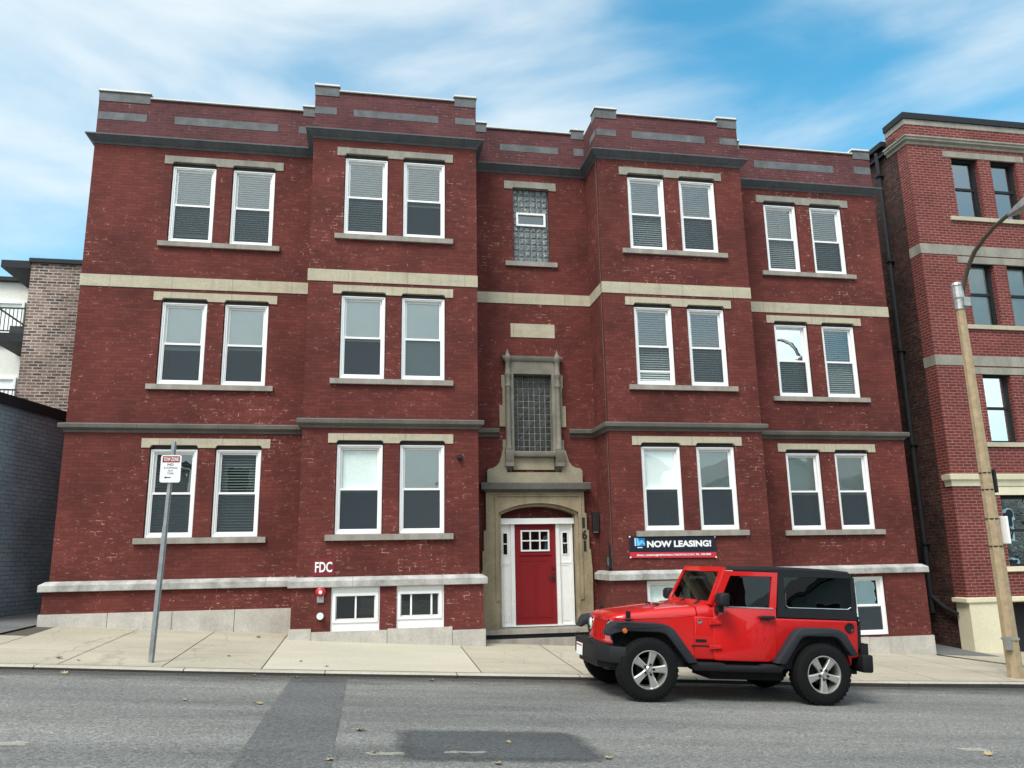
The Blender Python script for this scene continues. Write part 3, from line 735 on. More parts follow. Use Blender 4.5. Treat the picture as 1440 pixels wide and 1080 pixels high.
# windows -----------------------------------------------------------
random.seed(3)
def blind_slats(m, x0, x1, z0, z1, y, pitch=0.05, tilt=0.9):
    z = z1
    while z > z0 + 0.01:
        dz = math.sin(tilt) * pitch * 0.5; dy = math.cos(tilt) * pitch * 0.5
        m.face([(x0, y - dy, z - pitch / 2 - dz), (x1, y - dy, z - pitch / 2 - dz), (x1, y + dy, z - pitch / 2 + dz), (x0, y + dy, z - pitch / 2 + dz)])
        z -= pitch
    m.box(x0, x1, y - 0.02, y + 0.02, z1, z1 + 0.03)
    m.box(x0, x1, y - 0.015, y + 0.015, z0 - 0.015, z0 + 0.008)
def sash_window(x0, x1, z0, z1, y, par, spec, lift=0.0):
    kind, cov, bm_ = spec
    yf = y + 0.055
    m = MB()
    t = 0.062
    m.ring(x0, x1, z0, z1, t, yf, yf + 0.10, 0, tb=0.07, tt=0.05)
    m.ring(x0 + 0.004, x1 - 0.004, z0 + 0.004, z1 - 0.004, 0.028, yf - 0.018, yf, 0, tb=0.04, tt=0.02)
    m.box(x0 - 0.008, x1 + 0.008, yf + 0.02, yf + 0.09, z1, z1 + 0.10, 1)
    # room behind
    rx0, rx1, ry0, ry1 = x0 + 0.01, x1 - 0.01, yf + 0.10, yf + 0.75
    m.face([(rx0, ry1, z0), (rx1, ry1, z0), (rx1, ry1, z1), (rx0, ry1, z1)], 2)
    m.face([(rx0, ry0, z0), (rx0, ry1, z0), (rx0, ry1, z1), (rx0, ry0, z1)], 2); m.face([(rx1, ry0, z0), (rx1, ry1, z0), (rx1, ry1, z1), (rx1, ry0, z1)], 2)
    m.face([(rx0, ry0, z0), (rx1, ry0, z0), (rx1, ry1, z0), (rx0, ry1, z0)], 2); m.face([(rx0, ry0, z1), (rx1, ry0, z1), (rx1, ry1, z1), (rx0, ry1, z1)], 2)
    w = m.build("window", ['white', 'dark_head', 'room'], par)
    zm = z0 + (z1 - z0) * 0.497
    ix0, ix1, iz0, iz1 = x0 + t, x1 - t, z0 + 0.07, z1 - 0.05
    m = MB(); m.ring(ix0, ix1, zm - 0.02, iz1, 0.042, yf + 0.058, yf + 0.09, 0, tb=0.045, tt=0.04)
    m.build("sash", 'white', w, local=False)
    m = MB(); m.ring(ix0, ix1, iz0, zm + 0.022, 0.022, yf + 0.018, yf + 0.05, 0, tb=0.028 , tt=0.040)
    if lift: m.box(ix0 + 0.022, ix1 - 0.022, yf + 0.024, yf + 0.05, iz0 + lift, iz0 + lift + 0.035)
    m.build("sash", 'white', w)
    m = MB(); m.face([(ix0 + .03, yf + 0.075, zm), (ix1 - .03, yf + 0.075, zm), (ix1 - .03, yf + 0.075, iz1 - .03), (ix0 + .03, yf + 0.075, iz1 - .03)])
    m.build("pane", 'pane', w)
    m = MB(); m.face([(ix0 + .015, yf + 0.042, iz0 + .02), (ix1 - .015, yf + 0.042, iz0 + .02), (ix1 - .015, yf + 0.042, zm + .01), (ix0 + .015, yf + 0.042, zm + .01)])
    m.build("pane", 'pane_lower', w)
    m = MB(); m.face([(ix0 + .012, yf + 0.03, iz0 + .015 + lift), (ix1 - .012, yf + 0.03, iz0 + .015 + lift), (ix1 - .012, yf + 0.03, zm + .005), (ix0 + .012, yf + 0.03, zm + .005)])
    m.build("insect_screen", 'screen', w)
    if kind:
        m = MB(); bz0 = z1 - (z1 - z0) * cov
        if kind == 'slat': blind_slats(m, ix0 + 0.005, ix1 - 0.005, max(bz0, iz0 + 0.03), iz1 - 0.03, yf + 0.115, tilt=0.82)
        elif kind == 'open': blind_slats(m, ix0 + 0.005, ix1 - 0.005, max(bz0, iz0 + 0.03), iz1 - 0.03, yf + 0.15, tilt=0.55, pitch=0.055)
        else:
            m.box(ix0 - 0.03, ix1 + 0.03, yf + 0.10, yf + 0.104, bz0, iz1 + .02)
            m.box(ix0 - 0.03, ix1 + 0.03, yf + 0.097, yf + 0.107, bz0 - 0.02, bz0)
        m.build("blind", bm_, w)
    return w
S = ('slat', 0.97, 'blind'); SH = lambda c: ('shade', c, 'shade'); SL = lambda c: ('slat', c, 'blind'); DK = ('open', 0.97, 'blind_dark')
spec = {('L', 0): [DK, DK], ('L', 1): [SH(0.56), SH(0.54)], ('L', 2): [SL(0.88), S],
        ('B', 0): [SH(0.52), SH(0.50)], ('B', 1): [SH(0.52), SH(0.95)], ('B', 2): [S, SL(0.55)],  # lowest left-bay shades stand in for bright sky reflected by the upper panes
        ('R', 0): [SH(0.52), SH(0.50)], ('R', 1): [S, S], ('R', 2): [S, S],
        ('W', 0): [SH(0.53), SH(0.53)], ('W', 1): [S, S], ('W', 2): [S, S]}
for k, (y, wins, (lx0, lx1)) in bays.items():
    for fi, (wb, wt, lb, lt) in enumerate(floors):
        # lintel with chamfered notches over each opening
        p = [(lx0, lb), (lx0, lt), (lx1, lt), (lx1, lb)]
        for a, b in reversed(wins):
            p += [(b + 0.018, lb), (b + 0.006, lb + 0.012), (b + 0.004, lb + 0.03), (b - 0.03, lb + NOTCH), (a + 0.03, lb + NOTCH), (a - 0.004, lb + 0.03), (a - 0.006, lb + 0.012), (a - 0.018, lb)]
        m = MB(); m.prism(p, 'y', y - 0.018, y + 0.14); m.build("lintel", 'lime_grey' if fi == 2 else 'lime', bld)
        m = MB()
        m.prism([(y - 0.065, wb - 0.115), (y - 0.065, wb - 0.012), (y + 0.05, wb + 0.0), (y + 0.2, wb + 0.0), (y + 0.2, wb - 0.115)], 'x', lx0 - 0.005, lx1 - 0.002)
        m.build("sill", 'sill', bld)
        for wi, (a, b) in enumerate(wins):
            sash_window(a, b, wb, wt, y, bld, spec[(k, fi)][wi], lift=0.22 if (k, fi, wi) == ('R', 1, 0) else 0.0)

# basement windows: white panelled infill with a two-light slider
def slider(x0, x1, z0, z1, gx0, gx1, gz0, gz1, y, splits, par):
    m = MB()
    yf = y + 0.03
    m.wall(yf, x0 - 0.005, x1 + 0.005, z0 - 0.03, z1 + 0.03, [(gx0, gx1, gz0, gz1)], 0.10, 0)
    m.ring(gx0 - 0.05, gx1 + 0.05, gz0 - 0.05, gz1 + 0.04, 0.05, yf - 0.02, yf + 0.03, 0)
    m.box(x0, x1, yf - 0.012, yf, z1 - 0.06, z1 + 0.005, 0)
    m.face([(gx0 - .1, yf + 0.5, gz0 - .1), (gx1 + .1, yf + 0.5, gz0 - .1), (gx1 + .1, yf + 0.5, gz1 + .1), (gx0 - .1, yf + 0.5, gz1 + .1)], 1)
    w = m.build("basement_window", ['white', 'room'], par)
    m = MB(); m.ring(gx0, gx1, gz0, gz1, 0.018, yf + 0.02, yf + 0.06)
    for s in splits: m.box(s - 0.016, s + 0.016, yf + 0.015, yf + 0.055, gz0 + 0.018, gz1 - 0.018)
    m.build("sash", 'white', w)
    m = MB(); m.face([(gx0, yf + 0.045, gz0), (gx1, yf + 0.045, gz0), (gx1, yf + 0.045, gz1), (gx0, yf + 0.045, gz1)]); m.build("pane", 'pane_dark', w)
slider(-3.68, -2.80, 0.10, 0.88, -3.60, -2.88, 0.30, 0.735, YB - e, [-3.235], bld)
slider(-2.49, -1.61, 0.115, 0.88, -2.42, -1.70, 0.33, 0.745, YB - e, [-2.22, -1.84], bld)
sash_window(2.39, 3.29, 0.02, 0.87, YR - e, bld, SH(0.5))
sash_window(7.42, 8.16, -0.41, 0.82, YW - e, bld, ('shade', 0.53, 'shade'))

# centre: glass block stair window, plaque, oriel surround, doorway
def glass_blocks(m, x0, x1, z0, z1, nx, nz, y, skip=None, q=0.009, r=0.035):
    gx, gz = (x1 - x0) / nx, (z1 - z0) / nz
    m.box(x0, x1, y + 0.012, y + 0.06, z0, z1, 1)
    for i in range(nx):
        for j in range(nz):
            a, c = x0 + i * gx, z0 + j * gz
            if skip and not (a + gx < skip[0] or a > skip[1] or c + gz < skip[2] or c > skip[3]): continue
            base = [(a + q, y + 0.012, c + q), (a + gx - q, y + 0.012, c + q), (a + gx - q, y + 0.012, c + gz - q), (a + q, y + 0.012, c + gz - q)]
            t = lambda: random.uniform(-0.006, 0.006)
            top = [(a + r, y + t(), c + r), (a + gx - r, y + t(), c + r), (a + gx - r, y + t(), c + gz - r), (a + r, y + t(), c + gz - r)]
            m.loft([base, top], 0)
            f = m.bm.faces[-1] if False else None
m = MB(); glass_blocks(m, 0.04, 0.87, 7.81, 9.61, 6, 12, YC + 0.10, (0.19, 0.74, 8.74, 8.98))
w = m.build("glass_block_window", ['gblock', 'gmortar_dark'], bld)
m = MB(); m.ring(0.12, 0.80, 8.70, 9.02, 0.045, YC + 0.06, YC + 0.14); m.build("hopper_frame", 'white', w)
m = MB(); m.face([(0.16, YC + 0.111, 8.74), (0.76, YC + 0.111, 8.74), (0.76, YC + 0.108, 8.98), (0.16, YC + 0.108, 8.98)]); m.build("pane", 'pane_dark', w)
m = MB(); m.prism([(-0.16, 9.56), (-0.16, 9.75), (1.04, 9.75), (1.04, 9.56), (0.89, 9.56), (0.86, 9.60), (0.05, 9.60), (0.02, 9.56)], 'y', YC - 0.018, YC + 0.1); m.build("lintel", 'lime_grey', bld)
m = MB(); m.box(-0.155, 1.02, YC - 0.06, YC + 0.16, 7.70, 7.808); m.build("sill", 'sill', bld)
m = MB(); m.box(-0.065, 0.92, YC - 0.012, YC + 0.05, 6.06, 6.37); m.build("stone_panel", 'lime', bld)

# oriel window surround
yo = YC
m = MB()
m.wall(yo - 0.10, -0.21, 0.97, 3.50, 5.53, [(-0.04, 0.80, 3.53, 5.22)], 0.22, 0)
m.face([(-0.21, yo - .10, 3.5), (-0.21, yo + .05, 3.5), (-0.21, yo + .05, 5.53), (-0.21, yo - .10, 5.53)]); m.face([(0.97, yo - .10, 3.5), (0.97, yo + .05, 3.5), (0.97, yo + .05, 5.53), (0.97, yo - .10, 5.53)])
m.sweep([(-0.23, yo), (-0.23, yo - 0.11), (0.99, yo - 0.11), (0.99, yo)], [(-0.05, 5.50), (0.01, 5.50), (0.05, 5.56), (0.055, 5.60), (-0.05, 5.62)])
m.sweep([(-0.21, yo), (-0.21, yo - 0.12), (0.97, yo - 0.12), (0.97, yo)], [(-0.03, 3.43), (0.02, 3.43), (0.045, 3.48), (0.045, 3.53), (-0.03, 3.55)])
for cx in (-0.165, 0.925):
    m.lathe([(0.055, 3.56), (0.075, 3.58), (0.075, 3.62), (0.055, 3.66), (0.052, 4.90), (0.06, 4.92), (0.07, 4.94), (0.055, 4.98), (0.055, 5.14), (0.075, 5.18), (0.075, 5.22), (0.055, 5.25), (0.055, 5.46), (0.08, 5.50), (0.092, 5.55), (0.092, 5.575), (0.06, 5.60), (0.004, 5.76)], (cx, yo - 0.12, 0), 'z', 12, 0)
    m.box(cx - 0.09, cx + 0.09, yo - 0.20, yo + 0.05, 3.22, 3.30, 0)
    m.prism([(yo - 0.20, 3.30), (yo - 0.26, 3.44), (yo - 0.26, 3.56), (yo + 0.05, 3.56), (yo + 0.05, 3.30)], 'x', cx - 0.085, cx + 0.085, 0)
    m.prism([(yo + 0.03, 3.10), (yo - 0.02, 3.12), (yo - 0.13, 3.22), (yo + 0.05, 3.22)], 'x', cx - 0.07, cx + 0.07, 0)
m.build("window_surround", ['lime_soot'], bld, smooth=True, sang=40)
m = MB()
for q in ((-0.29, -0.212, 4.93, 5.20), (-0.34, -0.212, 4.08, 4.54), (0.972, 1.06, 4.93, 5.22), (0.972, 1.11, 4.08, 4.54), (-0.27, -0.212, 4.54, 4.93), (0.972, 1.04, 4.54, 4.93), (-0.28, -0.212, 3.55, 3.80), (0.972, 1.05, 3.55, 3.80)):
    m.box(q[0], q[1], yo - 0.035, yo + 0.05, q[2], q[3])
m.box(-0.06, 0.82, yo - 0.05, yo + 0.05, 3.16, 3.43)
# scrolled base
sc = [(-0.63, 2.88), (-0.63, 3.13), (-0.60, 3.17), (-0.50, 3.19), (-0.42, 3.24), (-0.36, 3.32), (-0.32, 3.44), (-0.30, 3.56), (-0.21, 3.56), (-0.21, 3.10), (0.97, 3.10), (0.97, 3.56), (1.06, 3.56), (1.09, 3.44), (1.13, 3.32), (1.19, 3.24), (1.27, 3.20), (1.38, 3.18), (1.41, 3.13), (1.41, 2.88)]
m.prism(sc, 'y', yo - 0.12, yo + 0.05)
m.build("pediment_base", 'lime_brown', bld)
random.seed(5)
m = MB(); glass_blocks(m, -0.04, 0.80, 3.53, 5.22, 7, 12, yo + 0.08, None, 0.008, 0.018)
m.build("glass_block_window", ['gblock_dark', 'gmortar'], bld)
m = MB()
m.sweep([(-0.66, yo + 0.02), (-0.66, yo - 0.13), (1.43, yo - 0.13), (1.43, yo + 0.02)], [(-0.10, 2.69), (0.0, 2.69), (0.06, 2.73), (0.11, 2.74), (0.12, 2.86), (0.10, 2.88), (-0.10, 2.90)])
m.build("hood_mould", 'stone_dark', bld)
# door surround: stepped jambs and a flat tudor arch
outer = [(-0.74, -0.60), (-0.76, 1.10), (-0.74, 1.10), (-0.74, 1.50), (-0.71, 1.50), (-0.71, 1.90), (-0.66, 1.92), (-0.66, 2.70), (1.43, 2.70), (1.43, 2.26), (1.47, 2.24), (1.47, 1.90), (1.51, 1.90), (1.51, 1.51), (1.535, 1.51), (1.56, 1.10), (1.54, -0.6)]
def arch(xa, xb, zs, zp, n=8):
    c = (xa + xb) / 2; out = []
    for k in range(2 * n + 1):
        t = k / (2 * n); x = xa + (xb - xa) * t
        out.append((x, zs + (zp - zs) * (1 - abs(2 * t - 1) ** 2.2)))
    return out
ar = arch(-0.40, 1.30, 2.27, 2.46)
m = MB(); m.prism(outer + [(1.30, -0.6)] + ar[::-1] + [(-0.40, -0.6)], 'y', yo - 0.10, yo + 0.14)
m.build("door_surround", 'lime_tan', bld)
m = MB()
ar2 = arch(-0.34, 1.24, 2.23, 2.40)
m.prism([(-0.42, -0.3)] + [(-0.42, 2.24)] + arch(-0.42, 1.32, 2.30, 2.50) + [(1.32, 2.24), (1.32, -0.3)] + [(1.24, -0.3)] + ar2[::-1] + [(-0.34, -0.3)], 'y', yo - 0.02, yo + 0.30)
m.ring(-0.47, 1.355, 0.5, 2.63, 0.03, yo - 0.122, yo - 0.099, 0, tb=0.0)
m.build("arch_moulding", 'lime_tan', bld)
m = MB(); m.face([(-0.45, yo + 0.24, 2.0), (1.35, yo + 0.24, 2.0), (1.35, yo + 0.24, 2.56), (-0.45, yo + 0.24, 2.56)]); m.build("tympanum", 'brick', bld)
yd = 0.25
DOORP = []
m = MB()
m.box(-0.37, 1.275, yd - 0.10, yd + 0.05, 2.045, 2.165)
for a, b in ((-0.35, -0.315), (-0.085, -0.005), (0.885, 0.965), (1.215, 1.25)): m.box(a, b, yd - 0.04, yd + 0.05, -0.01, 2.045)
m.box(-0.35, 1.25, yd - 0.07, yd + 0.05, -0.035, -0.01)
DOORP.append(m.build("door_frame", 'white_door', bld))
def lites(m, x0, x1, z0, z1, nx, nz, t, y0, y1, tb=0.02):
    m.ring(x0, x1, z0, z1, t, y0, y1)
    for k in range(1, nx): c = x0 + (x1 - x0) * k / nx; m.box(c - tb / 2, c + tb / 2, y0 + .002, y1, z0 + t, z1 - t)
    for k in range(1, nz): c = z0 + (z1 - z0) * k / nz; m.box(x0 + t, x1 - t, y0 + .004, y1, c - tb / 2, c + tb / 2)
for a, b in ((-0.315, -0.085), (0.965, 1.215)):
    m = MB()
    m.box(a, b, yd, yd + 0.04, -0.01, 1.40); m.box(a, b, yd, yd + 0.04, 1.88, 2.045); m.box(a, a + 0.05, yd, yd + 0.04, 1.40, 1.88); m.box(b - 0.05, b, yd, yd + 0.04, 1.40, 1.88)
    m.box(a + 0.005, b - 0.005, yd - 0.012, yd, 1.22, 1.26)
    m.ring(a + .02, b - .02, 0.06, 1.21, 0.025, yd - 0.008, yd)
    lites(m, a + 0.05, b - 0.05, 1.40, 1.88, 1, 2, 0.022, yd - 0.012, yd + 0.02)
    w = m.build("sidelight", 'white_door', bld); DOORP.append(w)
    m = MB(); m.face([(a + .05, yd + 0.022, 1.4), (b - .05, yd + 0.022, 1.4), (b - .05, yd + 0.022, 1.88), (a + .05, yd + 0.022, 1.88)])
    m.face([(a, yd + 0.3, 1.3), (b, yd + 0.3, 1.3), (b, yd + 0.3, 1.95), (a, yd + 0.3, 1.95)], 1); DOORP.append(m.build("pane", ['pane_dark', 'room'], w))
m = MB()
dx0, dx1 = 0.0, 0.88
m.box(dx0, dx1, yd, yd + 0.045, 0.0, 1.48); m.box(dx0, 0.13, yd, yd + 0.045, 1.48, 1.92); m.box(0.75, dx1, yd, yd + 0.045, 1.48, 1.92); m.box(dx0, dx1, yd, yd + 0.045, 1.92, 2.04)
m.box(0.10, 0.78, yd - 0.022, yd, 1.40, 1.43)
m.ring(0.10, 0.425, 0.13, 1.30, 0.02, yd - 0.007, yd); m.ring(0.455, 0.78, 0.13, 1.30, 0.02, yd - 0.007, yd)
door = m.build("door", 'door', bld); DOORP.append(door)
m = MB(); lites(m, 0.13, 0.75, 1.48, 1.92, 3, 2, 0.032, yd - 0.018, yd + 0.02, 0.026); DOORP.append(m.build("lite_grid", 'white_door', door))
m = MB(); m.face([(0.13, yd + 0.022, 1.48), (0.75, yd + 0.022, 1.48), (0.75, yd + 0.022, 1.92), (0.13, yd + 0.022, 1.92)]); m.face([(0.05, yd + 0.35, 1.4), (0.8, yd + 0.35, 1.4), (0.8, yd + 0.35, 2), (0.05, yd + 0.35, 2)], 1); DOORP.append(m.build("pane", ['pane_dark', 'room'], door))
m = MB(); m.box(0.80, 0.845, yd - 0.014, yd, 0.86, 1.02); m.tube([(0.82, yd - 0.01, 0.955), (0.82, yd - 0.06, 0.955), (0.70, yd - 0.06, 0.955)], 0.014, 8); DOORP.append(m.build("handle", 'black', door))
m = MB(); m.lathe([(0.03, yd - 0.025), (0.03, yd)], (0.822, 0, 1.13), 'y', 14); DOORP.append(m.build("deadbolt", 'black', door))
for o in DOORP:
    for v in o.data.vertices: v.co.x = 0.990 * v.co.x - 0.028; v.co.z = 0.990 * v.co.z + 0.014
m = MB()
m.box(-0.85, 1.68, -0.33, 0.46, -0.115, -0.036); m.box(-0.82, 1.66, -0.50, 0.40, -0.6, -0.20)
stp = m.build("entrance_step", 'sill', bld)
m = MB(); m.box(-0.84, 1.67, -0.27, 0.42, -0.199, -0.116); m.build("shadow_gap_riser", 'dark_trim', stp)  # near-black front paints the shadow gap under the upper step
# numbers
for ch, cx, cz, w, h in (("1", 1.400, 2.045, 0.055, 0.22), ("6", 1.412, 1.80, 0.11, 0.21), ("1", 1.415, 1.57, 0.055, 0.22)):
    text_mesh(ch, cx, cz, w, h, yo - 0.106, 'black', "house_number", bld, bold=0.05)
for a, b in ((-0.905, -0.785), (1.60, 1.735)):
    m = MB(); m.box(a, b, YC - 0.14, YC, 1.86, 2.27); m.bevel(0.008, 1); w = m.build("wall_lamp", 'black', bld)
    m = MB(); m.box(a + .02, b - .02, YC - 0.12, YC - 0.02, 1.845, 1.859); m.build("lamp_lens", 'lens', w)
m = MB(); m.tube([(XR0 - 0.02, YR + 0.05, 1.1), (XR0 - 0.02, YR + 0.05, 9.9)], 0.0055, 6); m.build("conduit", 'lime_dark', bld)
# small fittings standing out from the wall
m = MB(); m.lathe([(0.05, YB - 0.06), (0.055, YB - 0.03), (0.06, YB)], (-1.30, 0, 3.30), 'y', 12); m.tube([(-1.30, YB - .05, 3.30), (-1.30, YB - .12, 3.26)], 0.03, 8)
m.build("security_camera", 'dark_trim', bld)

o = thing("leasing_banner", "navy and red NOW LEASING! banner hung on the right bay under a window sill", "banner", (2.99, YR - 0.03, 1.31))
yb = YR - 0.03
m = MB()
nx = 10
for k in range(nx):
    a, b = 2.075 + 1.825 * k / nx, 2.075 + 1.825 * (k + 1) / nx
    wv = lambda x: yb - 0.006 * math.sin((x - 2) * 7)
    for z0_, z1_, mi in ((1.425, 1.735 , 0), (1.315, 1.425, 1)):
        m.face([(a, yb, z0_ - .012 * (a - 2.07)), (b, yb, z0_ - .012 * (b - 2.07)), (b, yb, z1_ - .012 * (b - 2.07)), (a, yb, z1_ - .012 * (a - 2.07))], mi)
m.build("banner_sheet", ['banner', 'banner_red'], o)
text_mesh("NOW LEASING!", 3.12, 1.577, 1.36, 0.130, yb - 0.004, 'sign_white', "banner_lettering", o, bold=0.045)
text_mesh("EMAIL: LEASING@METROREALTYBOSTON.COM | TEL. 508-8888", 3.00, 1.358, 1.56, 0.050, yb - 0.004, 'sign_white', "banner_lettering", o, bold=0.03)
m = MB()
m.face([(2.20, yb - .003, 1.545), (2.395, yb - .003, 1.545), (2.395, yb - .003, 1.70), (2.20, yb - .003, 1.70)], 0)
m.face([(2.225, yb - .005, 1.545), (2.225, yb - .005, 1.70), (2.255, yb - .005, 1.70), (2.285, yb - .005, 1.62), (2.33, yb - .005, 1.665), (2.395, yb - .005, 1.60), (2.395, yb - .005, 1.545), (2.34, yb - .005, 1.60), (2.29, yb - .005, 1.555)], 1)
m.face([(2.185, yb - .006, 1.545), (2.205, yb - .006, 1.545), (2.205, yb - .006, 1.70), (2.185, yb - .006, 1.70)], 2)
m.face([(2.235, yb - .006, 1.505), (2.34, yb - .006, 1.505), (2.34, yb - .006, 1.522), (2.235, yb - .006, 1.522)], 2)
m.build("banner_logo", ['banner_blue', 'banner_sky', 'sign_white'], o)
m = MB()
for x, z in ((2.085, 1.725), (3.885, 1.705), (2.085, 1.325), (3.885, 1.30)): m.lathe([(0.016, -0.01), (0.016, 0.004)], (x, yb - 0.004, z), 'y', 10)
m.build("grommet", 'sign_white', o)

o = thing("fire_connection_sign", "small dark red FDC sign with white letters on the left bay", "sign", (-3.835, YB, 1.14))
m = MB(); m.box(-4.03, -3.64, YB - 0.008, YB - 0.001, 1.09, 1.40); m.build("sign_plate", 'fdc', o)
text_mesh("FDC", -3.835, 1.25, 0.31, 0.19, YB - 0.011, 'sign_white', "sign_lettering", o, bold=0.022)
ybw = YB - e
o = thing("fire_alarm_bell", "red round fire alarm bell under the stone ledge left of a basement window", "alarm bell", (-3.87, ybw, 0.82))
m = MB(); m.lathe([(0.012, ybw - 0.085), (0.05, ybw - 0.08), (0.085, ybw - 0.055), (0.10, ybw - 0.02), (0.10, ybw - 0.012)], (-3.87, 0, 0.815), 'y', 24); m.build("gong", 'bell', o, smooth=True)
m = MB(); m.lathe([(0.03, ybw - 0.10), (0.034, ybw - 0.08)], (-3.87, 0, 0.805), 'y', 12); m.build("gong_cap", 'sign_white', o)
m = MB(); m.box(-3.93, -3.81, ybw - 0.03, ybw, 0.62, 0.745); m.build("back_box", 'steel', o)
o = thing("hose_connection", "stubby white capped fire hose inlet low on the left bay wall", "hose inlet", (-3.85, ybw, 0.40))
m = MB(); m.lathe([(0.075, ybw - 0.02), (0.075, ybw), ], (-3.86, 0, 0.38), 'y', 18); m.tube([(-3.86, ybw, 0.38), (-3.86, ybw - 0.06, 0.38), (-3.86, ybw - 0.11, 0.36)], [0.05, 0.05, 0.048], 12); m.build("pipe", 'lime_dark', o)
m = MB(); m.lathe([(0.055, ybw - 0.14), (0.06, ybw - 0.135), (0.06, ybw - 0.08)], (-3.86, 0, 0.385), 'y', 16); m.build("cap", 'sign_white', o)
o = thing("intercom_box", "small dark metal key box beside the right bay corner above the stone ledge", "key box", (1.62, YR - 0.02, 1.1))
xk = XR0 - 0.03
m = MB(); m.box(xk - 0.05, xk + 0.027, YR + 0.10, YR + 0.30, 1.12, 1.36); m.bevel(0.006, 1); m.build("box", 'dark_trim', o)
m = MB(); m.box(xk - 0.054, xk - 0.05, YR + 0.12, YR + 0.17, 1.18, 1.34); m.build("label_plate", 'alu', o)
m = MB(); m.tube([(xk - .01, YR + 0.2, 1.36), (xk - .01, YR + 0.2, 1.62)], 0.018, 8); m.build("conduit", 'dark_trim', o)

# ------------------------------------------------------------------ neighbouring brick building (right)
nb = thing("neighbouring_building", "taller red brick building with black framed windows across the alley", "apartment building", (14, 3, -1))
NX, NY = 10.84, 0.75
cols = [(12.11, 12.92), (13.30, 14.10), (16.4, 17.2), (17.6, 18.4)]
nfl = [(3.95, 5.70, 5.67, 5.84), (6.97, 8.70, 8.63, 8.81), (9.93, 11.66, 11.63, 11.80)]
m = MB()
hs = [(a, b, f[0] - .02, f[1]) for a, b in cols for f in nfl] + [(12.11, 13.9, 0.95, 2.64), (16.4, 18.2, 0.95, 2.64), (11.95, 13.6, -1.3, 0.10)]
m.wall(NY, NX, 22, -1.8, 12.72, hs, 0.30, 0)
m.face([(NX, NY, -1.8), (NX, NY + 0.42, -1.8), (NX, NY + 0.42, 12.72), (NX, NY, 12.72)], 0)
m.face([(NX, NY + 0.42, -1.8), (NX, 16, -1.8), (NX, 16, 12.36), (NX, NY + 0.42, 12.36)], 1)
m.face([(NX, NY + 0.42, 12.36), (NX, NY + 0.8, 12.36), (NX, NY + 0.8, 12.72), (NX, NY + 0.42, 12.72)], 0)
m.face([(NX, NY + .3, 12.72), (22, NY + .3, 12.72), (22, NY, 12.72), (NX, NY, 12.72)], 0)
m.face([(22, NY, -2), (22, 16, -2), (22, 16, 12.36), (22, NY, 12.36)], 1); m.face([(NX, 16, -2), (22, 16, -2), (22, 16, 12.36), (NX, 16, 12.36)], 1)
m.face([(NX + .01, NY + .31, 12.36), (22, NY + .31, 12.36), (22, 16, 12.36), (NX + .01, 16, 12.36)], 2)
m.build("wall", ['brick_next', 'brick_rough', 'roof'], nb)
NP = [(NX, NY + 0.80), (NX, NY), (22, NY)]
m = MB(); m.sweep(NP, [(-0.05, 12.66), (0.05, 12.66), (0.05, 12.83), (-0.3, 12.85)]); m.build("coping", 'dark_trim', nb)
m = MB(); m.sweep(NP, [(-0.05, 12.50), (0.012, 12.50), (0.012, 12.655), (-0.05, 12.655)]); m.sweep(NP, [(-0.05, 11.92), (0.02, 11.92), (0.03, 11.98), (0.10, 12.02), (0.10, 12.07), (0.13, 12.09), (0.13, 12.13), (-0.05, 12.16)]); m.build("cornice", 'lime_grey', nb)
NP2 = [(NX, NY + 0.42), (NX, NY), (22, NY)]
m = MB(); m.sweep(NP2, [(-0.05, 8.84), (0.012, 8.84), (0.012, 9.11), (-0.05, 9.11)]); m.sweep(NP2, [(-0.05, 5.88), (0.012, 5.88), (0.012, 6.14), (-0.05, 6.14)]); m.build("string_course", 'lime_grey', nb)
m = MB(); m.sweep([(NX, NY + .2), (NX, NY), (22, NY)], [(-0.05, 2.86), (0.03, 2.86), (0.05, 2.98), (0.10, 3.02), (0.12, 3.14), (-0.05, 3.17)]); m.build("belt_course", 'cream_paint', nb)
m = MB(); m.box(NX - 0.05, 11.62, NY - 0.10, NY + 0.1, -1.9, 0.135); m.box(NX - 0.04, NX + 0.3, NY + 0.1, NY + 0.35, -1.9, 0.13); m.build("base_pier", 'cream_paint', nb); m = MB(); m.box(13.7, 16, NY - 0.10, NY + .1, -1.9, 0.135); m.build("base_pier", 'cream_paint', nb)
m = MB(); m.sweep([(NX, NY + .35), (NX, NY), (22, NY)], [(-0.05, 0.138), (0.13, 0.138), (0.14, 0.16), (0.14, 0.24), (-0.05, 0.26)]); m.build("ledge", 'cream_paint', nb)
for a, b in ((cols[0][0], cols[1][1]), (cols[2][0], cols[3][1])):
    for f in nfl:
        m = MB(); m.box(a - 0.24, b + 0.24, NY - 0.014, NY + 0.05, f[2], f[3]); m.build("lintel", 'lime_grey', nb)
        m = MB(); m.box(a - 0.28, b + 0.28, NY - 0.055, NY + 0.25, f[0] - 0.125, f[0] - 0.015); m.build("sill", 'lime', nb)
for a, b in ((12.0, 14.0), (16.3, 18.3)):
    m = MB(); m.box(a - .12, b + .12, NY - 0.055, NY + 0.25, 0.83, 0.945); m.build("sill", 'cream_paint', nb)
    m = MB(); m.box(a - .1, b + .1, NY - 0.013, NY + 0.05, 2.645, 2.852); m.build("lintel", 'cream_paint', nb)
